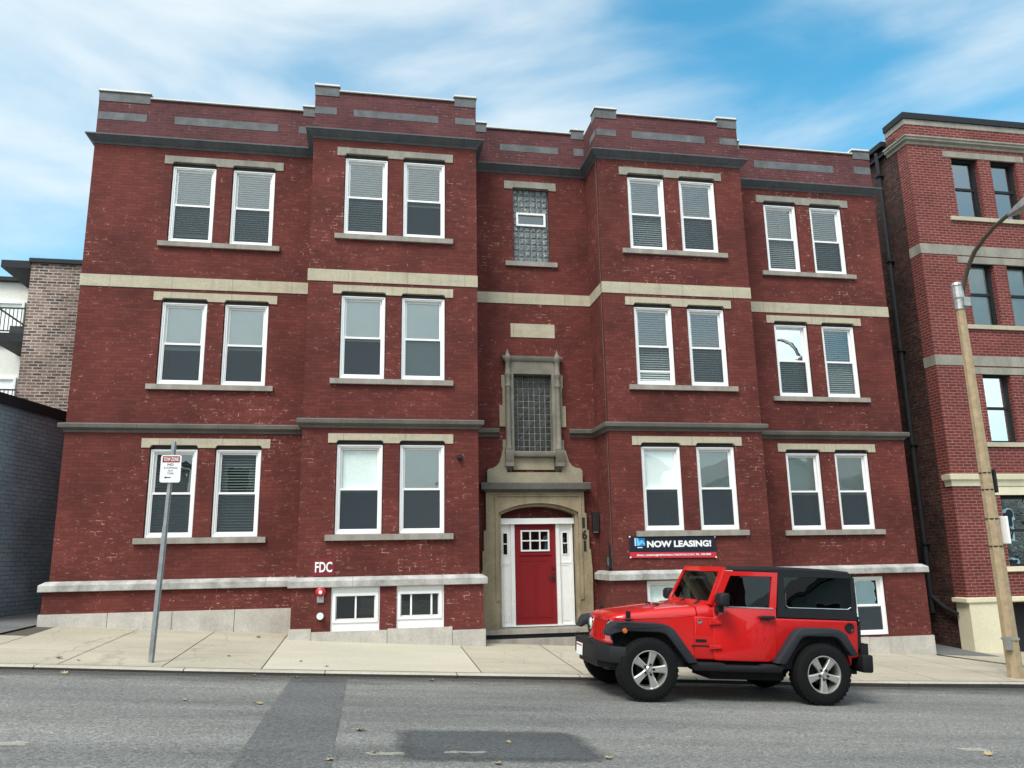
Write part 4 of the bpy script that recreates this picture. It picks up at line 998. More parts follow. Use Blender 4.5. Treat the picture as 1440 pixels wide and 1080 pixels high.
def black_window(a, b, c, d, shade=None, gl='pane_low'):
    m = MB(); y = NY + 0.14
    m.ring(a, b, c - .02, d, 0.085, y, y + 0.12, 0, tb=0.07); m.ring(a + 0.03, b - 0.03, c, d - 0.03, 0.04, y - 0.02, y, 0)
    m.face([(a, y + 0.8, c), (b, y + 0.8, c), (b, y + 0.8, d), (a, y + 0.8, d)], 1)
    w = m.build("window", ['dark_trim', 'room'], nb)
    zm = (c + d) / 2
    m = MB(); m.box(a + .085, b - .085, y + 0.02, y + 0.08, zm - 0.035, zm + 0.035); m.build("sash", 'dark_trim', w)
    m = MB(); m.face([(a, y + 0.05, c), (b, y + 0.05, c), (b, y + 0.05, d), (a, y + 0.05, d)]); m.build("pane", gl, w)
    if shade:
        m = MB(); m.box(a + .02, b - .02, y + 0.09, y + 0.095, d - (d - c) * shade, d); m.build("blind", 'cap_white', w)
for ci, (a, b) in enumerate(cols):
    for fi, f in enumerate(nfl):
        black_window(a, b, f[0], f[1], 0.97 if fi == 1 else None, ('pane_low', 'pane', 'pane_sky')[fi])
black_window(12.11, 13.9, 0.95, 2.64); black_window(16.4, 18.2, 0.95, 2.64)
m = MB(); m.box(11.95, 13.6, NY + 0.29, NY + 0.35, -1.6, 0.10); m.build("cellar_door", 'dark_trim', nb)
m = MB()
m.tube([(NX - 0.10, 1.86, 12.22), (NX - 0.10, 1.86, -0.15)], 0.058, 10); m.tube([(NX - 0.10, 1.86, 0.25), (NX - 0.10, 1.4, -0.02), (NX - 0.12, 1.0, -0.12)], 0.05, 8)
for z in (1.5, 4.0, 6.5, 9.0, 11.5): m.box(NX - 0.19, NX - 0.001, 1.77, 1.95, z, z + 0.05)
m.build("downspout", 'dark_trim', nb)
m = MB(); m.box(NX - 0.16, NX + 0.05, NY + 0.80, 14, 12.28, 12.42); m.box(NX - 0.12, NX - 0.002, NY + 0.8, 14, 12.02, 12.08); m.build("gutter", 'dark_trim', nb)

# ------------------------------------------------------------------ slate painted building (left)
sb = thing("painted_brick_building", "low slate grey painted brick building with black roof edge at left", "building", (-13, 2, 0))
SX = lambda y: -10.09 + 0.219 * (y - 0.17)
m = MB(); poly = [(SX(-0.4), -0.4), (SX(4.6), 4.6), (-18, 4.6), (-18, -0.4)]
m.prism(poly, 'z', -0.2, 4.47); m.build("wall", 'brick_slate', sb)
m = MB(); m.prism([(SX(-0.5) + .07, -0.5), (SX(4.7) + .07, 4.7), (-18.1, 4.7), (-18.1, -0.5)], 'z', 4.44, 4.64); m.build("roof_edge", 'dark_trim', sb)

# ------------------------------------------------------------------ apartment block with balconies (far left)
ab = thing("balcony_apartment_block", "mottled tan brick apartment block with balconies rising behind the slate building", "apartment block", (-14, 14, 0))
m = MB(); m.box(-14.66, -6.5, 12, 22, -0.5, 11.55, 0); m.box(-26, -14.66, 14.2, 22, -0.5, 11.549, 1); m.build("wall", ['brick_tan', 'siding'], ab)
m = MB(); m.box(-14.72, -6.4, 11.9, 22.1, 11.55, 11.70); m.box(-26, -14.72, 14.0, 22.1, 11.55, 11.70); m.box(-15.62, -14.661, 12.0, 14.19, 11.36, 11.62); m.build("roof", 'dark_trim', ab)
for z in (8.74, 5.90, 3.0):
    m = MB(); m.box(-15.62, -14.661, 12.02, 14.19, z, z + 0.30); f = m.build("balcony", 'dark_trim', ab)
    m = MB(); m.box(-15.6, -14.67, 12.06, 12.11, z + 1.16, z + 1.21); m.box(-15.6, -14.67, 12.06, 12.11, z + 0.36, z + 0.40); m.box(-15.6, -15.56, 12.11, 14.19, z + 1.16, z + 1.21)
    for k in range(8): x = -15.58 + k * 0.125; m.box(x - 0.011, x + 0.011, 12.075, 12.095, z + 0.40, z + 1.16)
    m.build("railing", 'black', f)
    for x0 in (-16.55, -17.75, -19.5, -20.7):
        m = MB(); m.ring(x0, x0 + 0.95, z + 0.4, z + 2.05, 0.08, 14.10, 14.2); m.face([(x0, 14.17, z + 0.4), (x0 + 0.95, 14.17, z + 0.4), (x0 + 0.95, 14.17, z + 2.05), (x0, 14.17, z + 2.05)], 1)
        w = m.build("window", ['white', 'shade'], ab)
    m = MB(); m.box(-15.9, -15.2, 13.5, 14.0, z + 0.55, z + 0.62); m.box(-15.9, -15.2, 13.85, 13.95, z + 0.62, z + 1.05)
    for x in (-15.86, -15.24):
        for y in (13.55, 13.9): m.box(x - .02, x + .02, y - .02, y + .02, z + 0.30, z + 0.55)
    o = m.build("balcony_chair", 'black'); tag(o, {8.74: "black chair on the upper balcony of the tan brick block", 5.90: "black chair on the lower balcony just above the slate roof edge", 3.0: "black chair on the lowest balcony hidden by the slate building"}[z], "chair", "chairs on the balconies")
    if z == 3.0: bpy.data.objects.remove(o)

# ------------------------------------------------------------------ parking sign
px, py = -6.045, -3.73
pz = zwalk(px, py)
sg = thing("parking_sign", "white and dark red TOW ZONE parking sign on a steel post by the kerb", "street sign", (px, py, pz))
tx = lambda z: px + 0.030 * (z - pz)
m = MB()
def chan(za, zb, w):
    pr = [(-w, 0.0), (-w, 0.012), (-w * 0.55, 0.012), (-w * 0.4, -0.022), (w * 0.4, -0.022), (w * 0.55, 0.012), (w, 0.012), (w, 0.0), (w * 0.62, 0.0), (w * 0.5, -0.034), (-w * 0.5, -0.034), (-w * 0.62, 0.0)]
    m.loft([[(tx(z) + a, py + b, z) for a, b in pr] for z in (za, zb)])
chan(pz - 0.3, 1.90, 0.04); chan(1.902, 3.17, 0.035)
m.build("post", 'steel', sg)
m = MB(); zc = 2.755
pl = []
W2, H2, rr = 0.145, 0.205, 0.03
for cx, cz, a0 in ((W2 - rr, H2 - rr, 0), (-W2 + rr, H2 - rr, 90), (-W2 + rr, -H2 + rr, 180), (W2 - rr, -H2 + rr, 270)):
    for k in range(5): a = R(a0 + 22.5 * k); pl.append((tx(zc) + cx + rr * math.cos(a), zc + cz + rr * math.sin(a)))
ys = py - 0.045
m.prism(pl, 'y', ys - 0.003, ys)
m.build("sign_plate", 'sign_white', sg)
X0 = tx(zc)
m = MB(); m.face([(X0 - 0.122, ys - 0.005, zc + 0.095), (X0 + 0.122, ys - 0.005, zc + 0.095), (X0 + 0.122, ys - 0.005, zc + 0.188), (X0 - 0.122, ys - 0.005, zc + 0.188)])
m.build("sign_panel", 'sign_red', sg)
text_mesh("TOW ZONE", X0, zc + 0.142, 0.21, 0.055, ys - 0.007, 'sign_white', "sign_lettering", sg, bold=0.02)
text_mesh("NO", X0 - 0.005, zc + 0.062, 0.085, 0.036, ys - 0.005, 'sign_black', "sign_lettering", sg, bold=0.02)
text_mesh("STOPPING", X0, zc + 0.012, 0.19, 0.028, ys - 0.005, 'sign_black', "sign_lettering", sg)
text_mesh("ANY", X0, zc - 0.03, 0.075, 0.026, ys - 0.005, 'sign_black', "sign_lettering", sg)
text_mesh("TIME", X0, zc - 0.07, 0.09, 0.026, ys - 0.005, 'sign_black', "sign_lettering", sg)
m = MB(); m.face([(X0 - 0.085, ys - .005, zc - 0.13), (X0 - 0.055, ys - .005, zc - 0.113), (X0 - 0.055, ys - .005, zc - 0.123), (X0 + 0.01, ys - .005, zc - 0.125), (X0 + 0.01, ys - .005, zc - 0.137), (X0 - 0.055, ys - .005, zc - 0.137), (X0 - 0.055, ys - .005, zc - 0.147)]); m.build("sign_arrow", 'sign_black', sg)

# ------------------------------------------------------------------ street lamp
lx, ly = 8.66, -2.90
lz = zwalk(lx, ly)
lp_ = thing("street_lamp", "tall tan concrete street lamp pole with curved bronze arm by the kerb", "street lamp", (lx, ly, lz))
lxz = lambda z: lx - 0.010 * (z - lz)
m = MB()
secs = []
for z, r in ((lz - 0.3, 0.142), (lz, 0.14), (lz + 2, 0.126), (lz + 4, 0.112), (lz + 6, 0.094), (6.15, 0.084)):
    secs.append([(lxz(z) + r * math.cos(R(22.5 + 45 * k)), ly + r * math.sin(R(22.5 + 45 * k)), z) for k in range(8)])
m.loft(secs); m.build("pole", 'concrete_pole', lp_)
m = MB(); c = lxz(6.3); m.lathe([(0.10, 6.08), (0.10, 6.28), (0.112, 6.32), (0.11, 6.55), (0.12, 6.58), (0.09, 6.64), (0.0, 6.66)], (c, ly, 0), 'z', 12); m.box(c - 0.02, c + 0.13, ly - 0.16, ly, 6.12, 6.30); m.build("pole_cap", 'alu', lp_)
ap = [(8.66, -2.92, 6.12), (8.66, -2.93, 6.30), (8.66, -2.985, 6.56), (8.66, -3.20, 6.91), (8.66, -3.40, 7.12), (8.66, -3.68, 7.28), (8.66, -3.95, 7.40), (8.66, -4.25, 7.475), (8.66, -4.70, 7.54), (8.66, -5.1, 7.58)]
m = MB(); m.tube(ap, [0.042] * 6 + [0.04, 0.038, 0.036, 0.036], 10); m.build("arm", 'arm', lp_, smooth=True)
m = MB()
secs = []
for y, w, h0, h1 in ((-4.35, 0.045, 7.44, 7.52), (-4.55, 0.10, 7.42, 7.58), (-4.9, 0.16, 7.41, 7.64), (-5.4, 0.17, 7.43, 7.68), (-5.7, 0.10, 7.50, 7.66)):
    secs.append([(8.66 - w, y, h0 + .03), (8.66 - w * .6, y, h0), (8.66 + w * .6, y, h0), (8.66 + w, y, h0 + .03), (8.66 + w * .8, y, h1 - .03), (8.66, y, h1), (8.66 - w * .8, y, h1 - .03)])
m.loft(secs); m.build("luminaire", 'alu', lp_, smooth=True)
for z in (1.42, 1.93, 2.48, 2.80):
    m = MB(); m.lathe([(0.148 - 0.0075 * (z - lz), z - 0.011), (0.148 - 0.0075 * (z - lz), z + 0.011)], (lxz(z), ly, 0), 'z', 8); m.build("strap", 'dark_trim', lp_)
m = MB(); m.lathe([(0.15, -0.27), (0.15, -0.23)], (lxz(-.25), ly, 0), 'z', 8); m.box(lxz(-.3) - 0.19, lxz(-.3) - 0.10, ly - 0.14, ly - 0.05, -0.43, -0.20); m.build("cable_clamp", 'alu', lp_)
m = MB(); m.box(lxz(1.7) + 0.125, lxz(1.7) + 0.17, ly - 0.2, ly + 0.15, 1.46, 1.97); m.bevel(0.008, 1); m.build("sign_plate", 'sign_white', lp_)
m = MB(); m.box(lxz(2.6) + 0.10, lxz(2.6) + 0.15, ly - 0.10, ly + 0.10, 2.42, 2.86); m.build("sign_plate", 'dark_trim', lp_)

# ------------------------------------------------------------------ red two-door off-roader
car = bpy.data.objects.new("parked_car", None); COL.objects.link(car)
tag(car, "bright red two-door off-road car with black hardtop parked at the kerb", "car")
th = math.atan(GX)
CY = -5.01
car.location = (0.578, CY, zroad(0.578, -5.6) - 0.004)
car.rotation_euler = (0, -th, 0)
KS = 1.02
car.scale = (KS, KS, KS)
def tum(x, y, z):
    return (x, y * (1 - max(0, z - 1.08) * 0.165), z)
def cb(m, name, mats, smooth=False, parent=None, sang=35):
    o = m.build(name, mats, parent or car, smooth, local=True, sang=sang)
    return o
WB, TR = 2.424, 0.40
# tub
def tub_poly():
    p = [(0.66, 0.53), (0.66, 1.07), (0.92, 1.085), (3.02, 1.10), (3.03, 1.06), (3.03, 0.62), (2.93, 0.60)]
    for k in range(0, 9):
        a = R(10 + 160 * k / 8); p.append((WB + 0.50 * math.cos(a), 0.40 + 0.50 * math.sin(a)))
    p += [(1.86, 0.53)]
    return p
m = MB(); m.prism(tub_poly(), 'y', -0.775, 0.775); m.bevel(0.022, 2, 40); m.xf(tum)
body = cb(m, "body", 'car_red', True)
# front clip under the hood
m = MB(); secs = []
for u, hw, vb, vs in ((-0.375, 0.545, 0.64, 0.955), (-0.30, 0.57, 0.62, 0.975), (0.0, 0.61, 0.62, 1.0), (0.35, 0.67, 0.60, 1.035), (0.66, 0.765, 0.55, 1.065)):
    secs.append([(u, -hw, vb), (u, -hw, vs), (u, 0, vs + 0.01), (u, hw, vs), (u, hw, vb)])
m.loft(secs); cb(m, "front_fender_panel", 'car_red')
m = MB(); secs = []
for u, hw, vs, vt in ((-0.405, 0.47, 0.955, 0.985), (-0.385, 0.505, 0.962, 1.02), (-0.33, 0.545, 0.975, 1.05), (-0.2, 0.575, 0.99, 1.08), (0.1, 0.625, 1.015, 1.13), (0.4, 0.68, 1.043, 1.175), (0.70, 0.735, 1.072, 1.205)):
    h = vt - vs
    half = [(-hw - 0.004, vs), (-hw, vs + h * 0.45), (-hw + 0.025, vs + h * 0.72), (-hw + 0.075, vt - h * 0.10), (-hw * 0.55, vt)]
    s = half + [(0, vt + 0.012)] + [(-a, b) for a, b in half[::-1]]
    secs.append([(u, a, b) for a, b in s])
m.loft(secs)
hood = cb(m, "hood", 'car_red', True, sang=50)
m = MB(); secs = []
for u, hw, vs, vt in ((0.712, 0.742, 1.075, 1.208), (0.80, 0.755, 1.08, 1.22), (0.93, 0.77, 1.085, 1.235)):
    h = vt - vs
    half = [(-hw - 0.004, vs), (-hw, vs + h * 0.45), (-hw + 0.025, vs + h * 0.78), (-hw + 0.075, vt - h * 0.06), (-hw * 0.55, vt)]
    s = half + [(0, vt + 0.012)] + [(-a, b) for a, b in half[::-1]]
    secs.append([(u, a, b) for a, b in s])
m.loft(secs); cb(m, "cowl", 'car_red', True, sang=50)
for w in (-0.64, 0.64):
    m = MB(); m.box(-0.235, -0.175, w - 0.02 * (1 if w > 0 else 1), w + 0.02, 1.01, 1.10); m.box(-0.245, -0.165, w * 0.99 - 0.025, w * 0.99 + 0.025, 0.975, 1.0); m.bevel(0.008, 1); cb(m, "latch", 'car_black', parent=hood)
for u, w in ((0.35, -0.18), (0.35, 0.18)):
    m = MB(); m.box(u - 0.04, u + 0.04, w - 0.03, w + 0.03, 1.178, 1.198); m.bevel(0.006, 1); cb(m, "hood_bumper", 'car_black', parent=hood)
for w in (-0.42, 0.12):
    m = MB(); m.tube([(0.80, w, 1.21), (0.88, w, 1.27), (0.955, w + 0.33, 1.325)], [0.018, 0.012, 0.008], 6); cb(m, "wiper", 'car_black')
# grille
m = MB()
sl = [(k * 0.088 - 0.026, k * 0.088 + 0.026, 0.70, 0.95) for k in range(-3, 4)]
m.wall(0, -0.565, 0.565, 0.63, 1.0, sl, 0.05)
m.face([(-0.565, 0, 0.63), (0.565, 0, 0.63), (0.565, 0.06, 0.63), (-0.565, 0.06, 0.63)])
for s in (-1, 1): m.face([(s * 0.565, 0, 0.63), (s * 0.565, 0.08, 0.63), (s * 0.565, 0.08, 1.0), (s * 0.565, 0, 1.0)])
m.face([(-0.40, 0.045, 0.66), (0.40, 0.045, 0.66), (0.40, 0.045, 0.98), (-0.40, 0.045, 0.98)], 0)
m.xf(lambda x, y, z: (-0.425 + y + 0.05 * (z - 0.63) + 0.10 * x * x, x, z))
gr_ = cb(m, "grille", ['car_red'])
text_mesh("JEEP", 0.0, 0.975, 0.11, 0.03, -0.418, 'chrome', "grille_badge", gr_, bold=0.03, local=True, normal='-x')
for w in (-0.445, 0.445):
    m = MB(); m.lathe([(0.0, -0.455), (0.05, -0.45), (0.078, -0.43), (0.085, -0.40), (0.085, -0.35)], (0.03, w, 0.875), 'x', 20); h = cb(m, "headlight", 'lens', True)
    m = MB(); m.lathe([(0.084, -0.445), (0.10, -0.44), (0.10, -0.37)], (0.03, w, 0.875), 'x', 20, cap=False); cb(m, "bezel", 'chrome', True, parent=h)
# bumpers
m = MB()
poly = [(-0.62, -0.40), (-0.60, -0.55), (-0.50, -0.80), (-0.33, -0.92), (-0.30, -0.92), (-0.34, -0.55), (-0.34, 0.55), (-0.30, 0.92), (-0.33, 0.92), (-0.50, 0.80), (-0.60, 0.55), (-0.62, 0.40)]
m.prism(poly, 'z', 0.46, 0.665); m.bevel(0.03, 2, 30)
m.prism([(-0.56, -0.45), (-0.36, -0.60), (-0.36, 0.60), (-0.56, 0.45)], 'z', 0.37, 0.46)
bmp_ = cb(m, "front_bumper", 'car_black', True)
m = MB(); m.box(-0.636, -0.63, 0.04, 0.34, 0.455, 0.61); m.box(-0.640, -0.6365, 0.06, 0.32, 0.575, 0.592, 1); lpz = cb(m, "licence_plate", ['sign_white', 'sign_red'], parent=bmp_)
for w in (-0.36, 0.36):
    m = MB(); m.tube([(-0.58, w, 0.66), (-0.64, w, 0.68), (-0.66, w, 0.72), (-0.60, w, 0.73)], 0.014, 6); cb(m, "tow_hook", 'black', parent=bmp_)
m = MB(); m.box(3.03, 3.19, -0.86, 0.86, 0.43, 0.66); m.bevel(0.025, 2); m.box(3.06, 3.17, -0.78, -0.50, 0.66, 0.80); m.box(3.0, 3.1, -0.6, 0.6, 0.38, 0.45); rb = cb(m, "rear_bumper", 'car_black', True)
# flares
def band(outer, inner, y0, y1):
    m = MB(); m.prism(outer + inner[::-1], 'y', y0, y1)
    def taper(x, y, z):          # the wing's nose sweeps back in plan
        k = max(0.0, min(1.0, (-0.36 - x) / 0.19))
        lim = 0.935 - 0.20 * k ** 1.3
        return (x, max(-lim, min(lim, y)), z)
    m.xf(taper); m.bevel(0.018, 2, 25); return m
fo = [(-0.55, 0.80), (-0.50, 0.905), (-0.44, 0.955), (-0.33, 0.968), (0.18, 0.968), (0.27, 0.945), (0.345, 0.89), (0.66, 0.50)]
fi = [(-0.50, 0.785), (-0.42, 0.835), (-0.37, 0.855), (-0.30, 0.862), (0.14, 0.862), (0.205, 0.845), (0.26, 0.80), (0.52, 0.49)]
ro = [(1.745, 0.52), (2.02, 0.905), (2.09, 0.965), (2.17, 0.985), (2.60, 0.99), (2.69, 0.975), (2.77, 0.92), (2.93, 0.66)]
ri = [(1.875, 0.515), (2.09, 0.83), (2.14, 0.865), (2.20, 0.88), (2.57, 0.885), (2.63, 0.87), (2.68, 0.83), (2.83, 0.64)]
def taper_all(x, y, z):
    lim = 0.60 + 0.178 * max(0.0, min(1.0, (x + 0.30) / 0.5))
    return (x, max(-lim, min(lim, y)), z)
for s in (-1, 1):
    a, b = sorted((s * 0.58, s * 0.935))
    fl = cb(band(fo, fi, a, b), "front_fender", 'car_flare', True)
    a, b = sorted((s * 0.765, s * 0.935))
    cb(band(ro, ri, a, b), "rear_fender", 'car_flare', True)
    a, b = sorted((s * 0.50, s * 0.778))
    m = MB(); m.prism(fi[1:] + [(0.50, 0.44), (-0.34, 0.50)], 'y', a, b); m.xf(taper_all); cb(m, "wheel_arch_liner", 'under')
    a, b = sorted((s * 0.60, s * 0.785))
    m = MB(); m.prism(ri + [(2.80, 0.48), (1.90, 0.44)], 'y', a, b); cb(m, "wheel_arch_liner", 'under')
    m = MB(); m.lathe([(0.0, s * 0.952), (0.028, s * 0.948), (0.034, s * 0.93)], (-0.34, 0, 0.868), 'y', 14)
    cb(m, "turn_signal", 'amber', True, parent=fl)
    # side parts
    a, b = sorted((s * 0.68, s * 0.90))
    m = MB(); m.prism([(0.56, 0.47), (0.62, 0.50), (1.02, 0.50), (1.07, 0.475), (1.55, 0.475), (1.60, 0.50), (1.83, 0.50), (1.87, 0.46), (1.83, 0.40), (0.62, 0.40)], 'y', a, b); m.bevel(0.02, 2, 30); cb(m, "rock_rail", 'car_black', True)
    # door
    m = MB()
    y0, y1 = s * 0.70, s * 0.792
    def arcp(cx, cz, r, a0, a1, n=4): return [(cx + r * math.cos(R(a0 + (a1 - a0) * k / n)), cz + r * math.sin(R(a0 + (a1 - a0) * k / n))) for k in range(n + 1)]
    low = [(0.93, 1.21), (0.925, 0.57)] + arcp(0.965, 0.565, 0.04, 180, 270) + arcp(1.69, 0.655, 0.13, 270, 350) + [(1.835, 1.22)]
    a, b = sorted((y0, y1))
    m.prism(low, 'y', a, b)
    m.bevel(0.010, 2, 40)
    m.prism([(0.93, 1.212), (1.125, 1.68), (1.205, 1.62), (1.015, 1.252), (1.0, 1.212)], 'y', a, b)
    m.prism([(1.126, 1.68), (1.90, 1.69), (1.815, 1.632), (1.206, 1.62)], 'y', a, b)
    m.prism([(1.90, 1.69), (1.836, 1.222), (1.745, 1.222), (1.755, 1.26), (1.815, 1.631)], 'y', a, b)
    m.xf(tum); d_ = cb(m, "door", 'car_red', True, sang=40)
    m = MB(); q = s * 0.765; m.face([(1.0, q, 1.21), (1.75, q, 1.21), (1.82, q, 1.635), (1.20, q, 1.625)]); m.xf(tum); cb(m, "window_pane", 'car_glass', parent=d_)
    m = MB(); a, b = sorted((s * 0.785, s * 0.797)); m.box(1.0, 1.79, a, b, 1.205, 1.222); m.xf(tum); cb(m, "window_trim", 'chrome' if s < 0 else 'car_black', parent=d_)
    m = MB(); a, b = sorted((s * 0.795, s * 0.84)); m.box(1.57, 1.79, a, b, 1.075, 1.118); m.bevel(0.01, 1); m.xf(tum); hd = cb(m, "handle", 'car_black', True, parent=d_)
    for z in (1.0, 0.69):
        m = MB(); a, b = sorted((s * 0.79, s * 0.815)); m.prism([(0.86, z + .03), (1.03, z + 0.018), (1.03, z - 0.018), (0.86, z - 0.03)], 'y', a, b); m.bevel(0.006, 1); cb(m, "hinge", 'car_red', parent=d_)
    # mirror
    m = MB(); a, b = sorted((s * 0.86, s * 1.06)); m.loft([[(0.90, y, z) for y, z in ((a + .02, 1.25), (b - .02, 1.25), (b - .02, 1.36), (a + .02, 1.36))], [(0.94, y, z) for y, z in ((a, 1.225), (b, 1.225), (b, 1.39), (a, 1.39))], [(1.04, y, z) for y, z in ((a, 1.22), (b, 1.22), (b, 1.395), (a, 1.395))]]); m.bevel(0.025, 3); a, b = sorted((s * 0.78, s * 0.92)); m.box(0.945, 1.015, a, b, 1.14, 1.23); mir = cb(m, "side_mirror", 'car_black', True)
    m = MB(); a, b = sorted((s * 0.875, s * 1.045)); m.face([(1.043, a, 1.245), (1.043, b, 1.245), (1.043, b, 1.38), (1.043, a, 1.38)]); cb(m, "mirror_glass", 'chrome', parent=mir)
    # badge vent and emblem
    m = MB(); a, b = sorted((s * 0.766, s * 0.782)); m.box(0.68, 0.83, a, b, 0.75, 0.785); m.box(0.63, 0.86, a, b, 0.695, 0.71); cb(m, "fender_badge", 'car_black')
    m = MB(); m.lathe([(0.0, s * 0.785), (0.03, s * 0.782), (0.036, s * 0.76)], (0.74, 0, 1.01), 'y', 16); cb(m, "emblem", 'chrome')
    # tail lamp
    m = MB(); a, b = sorted((s * 0.60, s * 0.765)); m.box(3.02, 3.085, a, b, 0.72, 1.02); m.bevel(0.012, 1); tl = cb(m, "tail_lamp", 'car_black')
    m = MB(); a, b = sorted((s * 0.63, s * 0.735)); m.box(3.08, 3.09, a, b, 0.76, 0.98); cb(m, "lens", 'tail', parent=tl)
m = MB(); m.lathe([(0.0, -0.785), (0.045, -0.784), (0.05, -0.79), (0.066, -0.79), (0.07, -0.77)], (2.905, 0, 1.0), 'y', 20); cb(m, "fuel_cap", 'black_gloss', True)
# hardtop
m = MB()
for s in (-1, 1):
    a, b = sorted((s * 0.735, s * 0.782))
    out = [(1.845, 1.105), (3.02, 1.105), (3.045, 1.30), (3.05, 1.66), (3.01, 1.70), (1.91, 1.70)]
    inn = [(1.975, 1.225), (2.96, 1.24), (3.0, 1.655), (1.99, 1.635)]
    m.prism([(1.845, 1.105), (3.02, 1.105), (2.96, 1.235), (1.975, 1.222)], 'y', a, b)
    m.prism([(3.021, 1.105), (3.045, 1.30), (3.05, 1.66), (3.01, 1.70), (3.0, 1.658), (2.961, 1.236)], 'y', a, b)
    m.prism([(3.009, 1.70), (1.912, 1.70), (1.99, 1.638), (2.999, 1.659)], 'y', a, b)
    m.prism([(1.911, 1.699), (1.846, 1.106), (1.974, 1.223), (1.989, 1.637)], 'y', a, b)
secs = []
for u, z0, z1, hw in ((1.12, 1.685, 1.705, 0.74), (1.16, 1.69, 1.73, 0.75), (1.9, 1.70, 1.765, 0.77), (2.7, 1.70, 1.772, 0.77), (3.0, 1.70, 1.755, 0.765), (3.06, 1.695, 1.715, 0.74)):
    secs.append([(u, -hw, z0), (u, -hw, z1 - 0.03), (u, -hw + 0.05, z1 - 0.006), (u, 0, z1 + 0.008), (u, hw - 0.05, z1 - 0.006), (u, hw, z1 - 0.03), (u, hw, z0)])
m.loft(secs)
m.box(3.0, 3.045, -0.74, 0.74, 1.10, 1.22); m.box(3.0, 3.045, -0.74, -0.62, 1.22, 1.69); m.box(3.0, 3.045, 0.62, 0.74, 1.22, 1.69)
m.xf(tum); ht = cb(m, "hardtop", 'car_black', True, sang=30)
for s in (-1, 1):
    q = s * 0.768
    m = MB(); m.face([(1.965, q, 1.215), (2.97, q, 1.23), (3.01, q, 1.665), (1.98, q, 1.645)]); m.xf(tum); g = cb(m, "side_window", 'car_tint', parent=ht)
    m = MB(); m.tube([(1.995, s * 0.785, 1.42), (1.985, s * 0.785, 1.26), (2.02, s * 0.785, 1.232), (2.90, s * 0.785, 1.243), (2.95, s * 0.785, 1.27)], 0.006, 6); m.xf(tum); cb(m, "window_trim", 'chrome', parent=ht)
m = MB(); m.face([(3.035, -0.64, 1.2), (3.035, 0.64, 1.2), (3.035, 0.64, 1.69), (3.035, -0.64, 1.69)]); m.xf(tum); cb(m, "rear_window", 'car_tint', parent=ht)
# windscreen frame
m = MB()
def ws(pts, t=0.05):
    lo = [(u, y, z) for u, y, z in pts]; hi = [(u - 0.03, y, z + 0.012) for u, y, z in pts]
    m.loft([lo, hi])
for s in (-1, 1):
    ws([(0.915, s * 0.775, 1.22), (0.915, s * 0.665, 1.22), (1.115, s * 0.62, 1.655), (1.145, s * 0.70, 1.70)])
ws([(0.90, -0.665, 1.21), (0.90, 0.665, 1.21), (0.927, 0.66, 1.26), (0.927, -0.66, 1.26)])
ws([(1.118, -0.70, 1.655), (1.118, 0.70, 1.655), (1.165, 0.70, 1.72), (1.165, -0.70, 1.72)])
wsf = cb(m, "windscreen_frame", 'car_red')
m = MB(); m.face([(0.905, -0.67, 1.25), (0.905, 0.67, 1.25), (1.10, 0.63, 1.66), (1.10, -0.63, 1.66)]); cb(m, "windscreen", 'car_glass', parent=wsf)
m = MB(); m.box(1.20, 1.23, -0.12, 0.12, 1.53, 1.60); cb(m, "rear_view_mirror", 'car_black', parent=wsf)
# interior
m = MB()
for w in (-0.36, 0.36):
    m.prism([(1.35, 0.82), (1.85, 0.80), (1.88, 0.92), (1.36, 0.95)], 'y', w - 0.25, w + 0.25); m.prism([(1.80, 0.90), (1.92, 0.90), (2.05, 1.42), (1.95, 1.44)], 'y', w - 0.23, w + 0.23); m.prism([(1.96, 1.45), (2.05, 1.44), (2.08, 1.60), (2.0, 1.61)], 'y', w - 0.12, w + 0.12)
m.bevel(0.03, 2); cb(m, "seat", 'seat', True)
m = MB(); m.box(0.95, 2.98, -0.735, 0.735, 1.0, 1.118); cb(m, "cabin_floor", 'under')
m = MB(); m.box(0.93, 1.15, -0.70, 0.70, 1.0, 1.22); m.bevel(0.03, 2); cb(m, "dashboard", 'car_black')
m = MB(); pts = [(1.33 + 0.06 * math.cos(a) * 0, -0.36 + 0.18 * math.cos(a), 1.20 + 0.17 * math.sin(a)) for a in [2 * math.pi * k / 20 for k in range(21)]]
m.tube(pts, 0.015, 6); m.tube([(1.33, -0.36, 1.2), (1.10, -0.36, 1.12)], 0.03, 6); cb(m, "steering_wheel", 'car_black')
m = MB(); m.tube([(1.93, -0.62, 1.05), (1.93, -0.60, 1.60), (1.93, 0.60, 1.60), (1.93, 0.62, 1.05)], 0.035, 8); m.tube([(1.15, -0.60, 1.62), (2.9, -0.58, 1.62)], 0.03, 8); m.tube([(1.15, 0.60, 1.62), (2.9, 0.58, 1.62)], 0.03, 8); cb(m, "roll_bar", 'car_black')
# underside
m = MB(); m.box(-0.35, 3.0, -0.45, 0.45, 0.40, 0.60); m.box(0.45, 1.95, -0.70, 0.70, 0.42, 0.56); m.box(0.95, 2.0, -0.60, 0.0, 0.27, 0.42); m.box(2.0, 2.85, -0.55, 0.55, 0.55, 0.9); m.box(-0.32, 0.55, -0.56, 0.56, 0.55, 0.88); m.tube([(0, -0.75, 0.38), (0, 0.75, 0.38)], 0.05, 8); m.tube([(WB, -0.75, 0.38), (WB, 0.75, 0.38)], 0.06, 8)
m.tube([(2.5, 0.3, 0.40), (3.1, 0.35, 0.38)], 0.03, 8)
cb(m, "underbody", 'under')
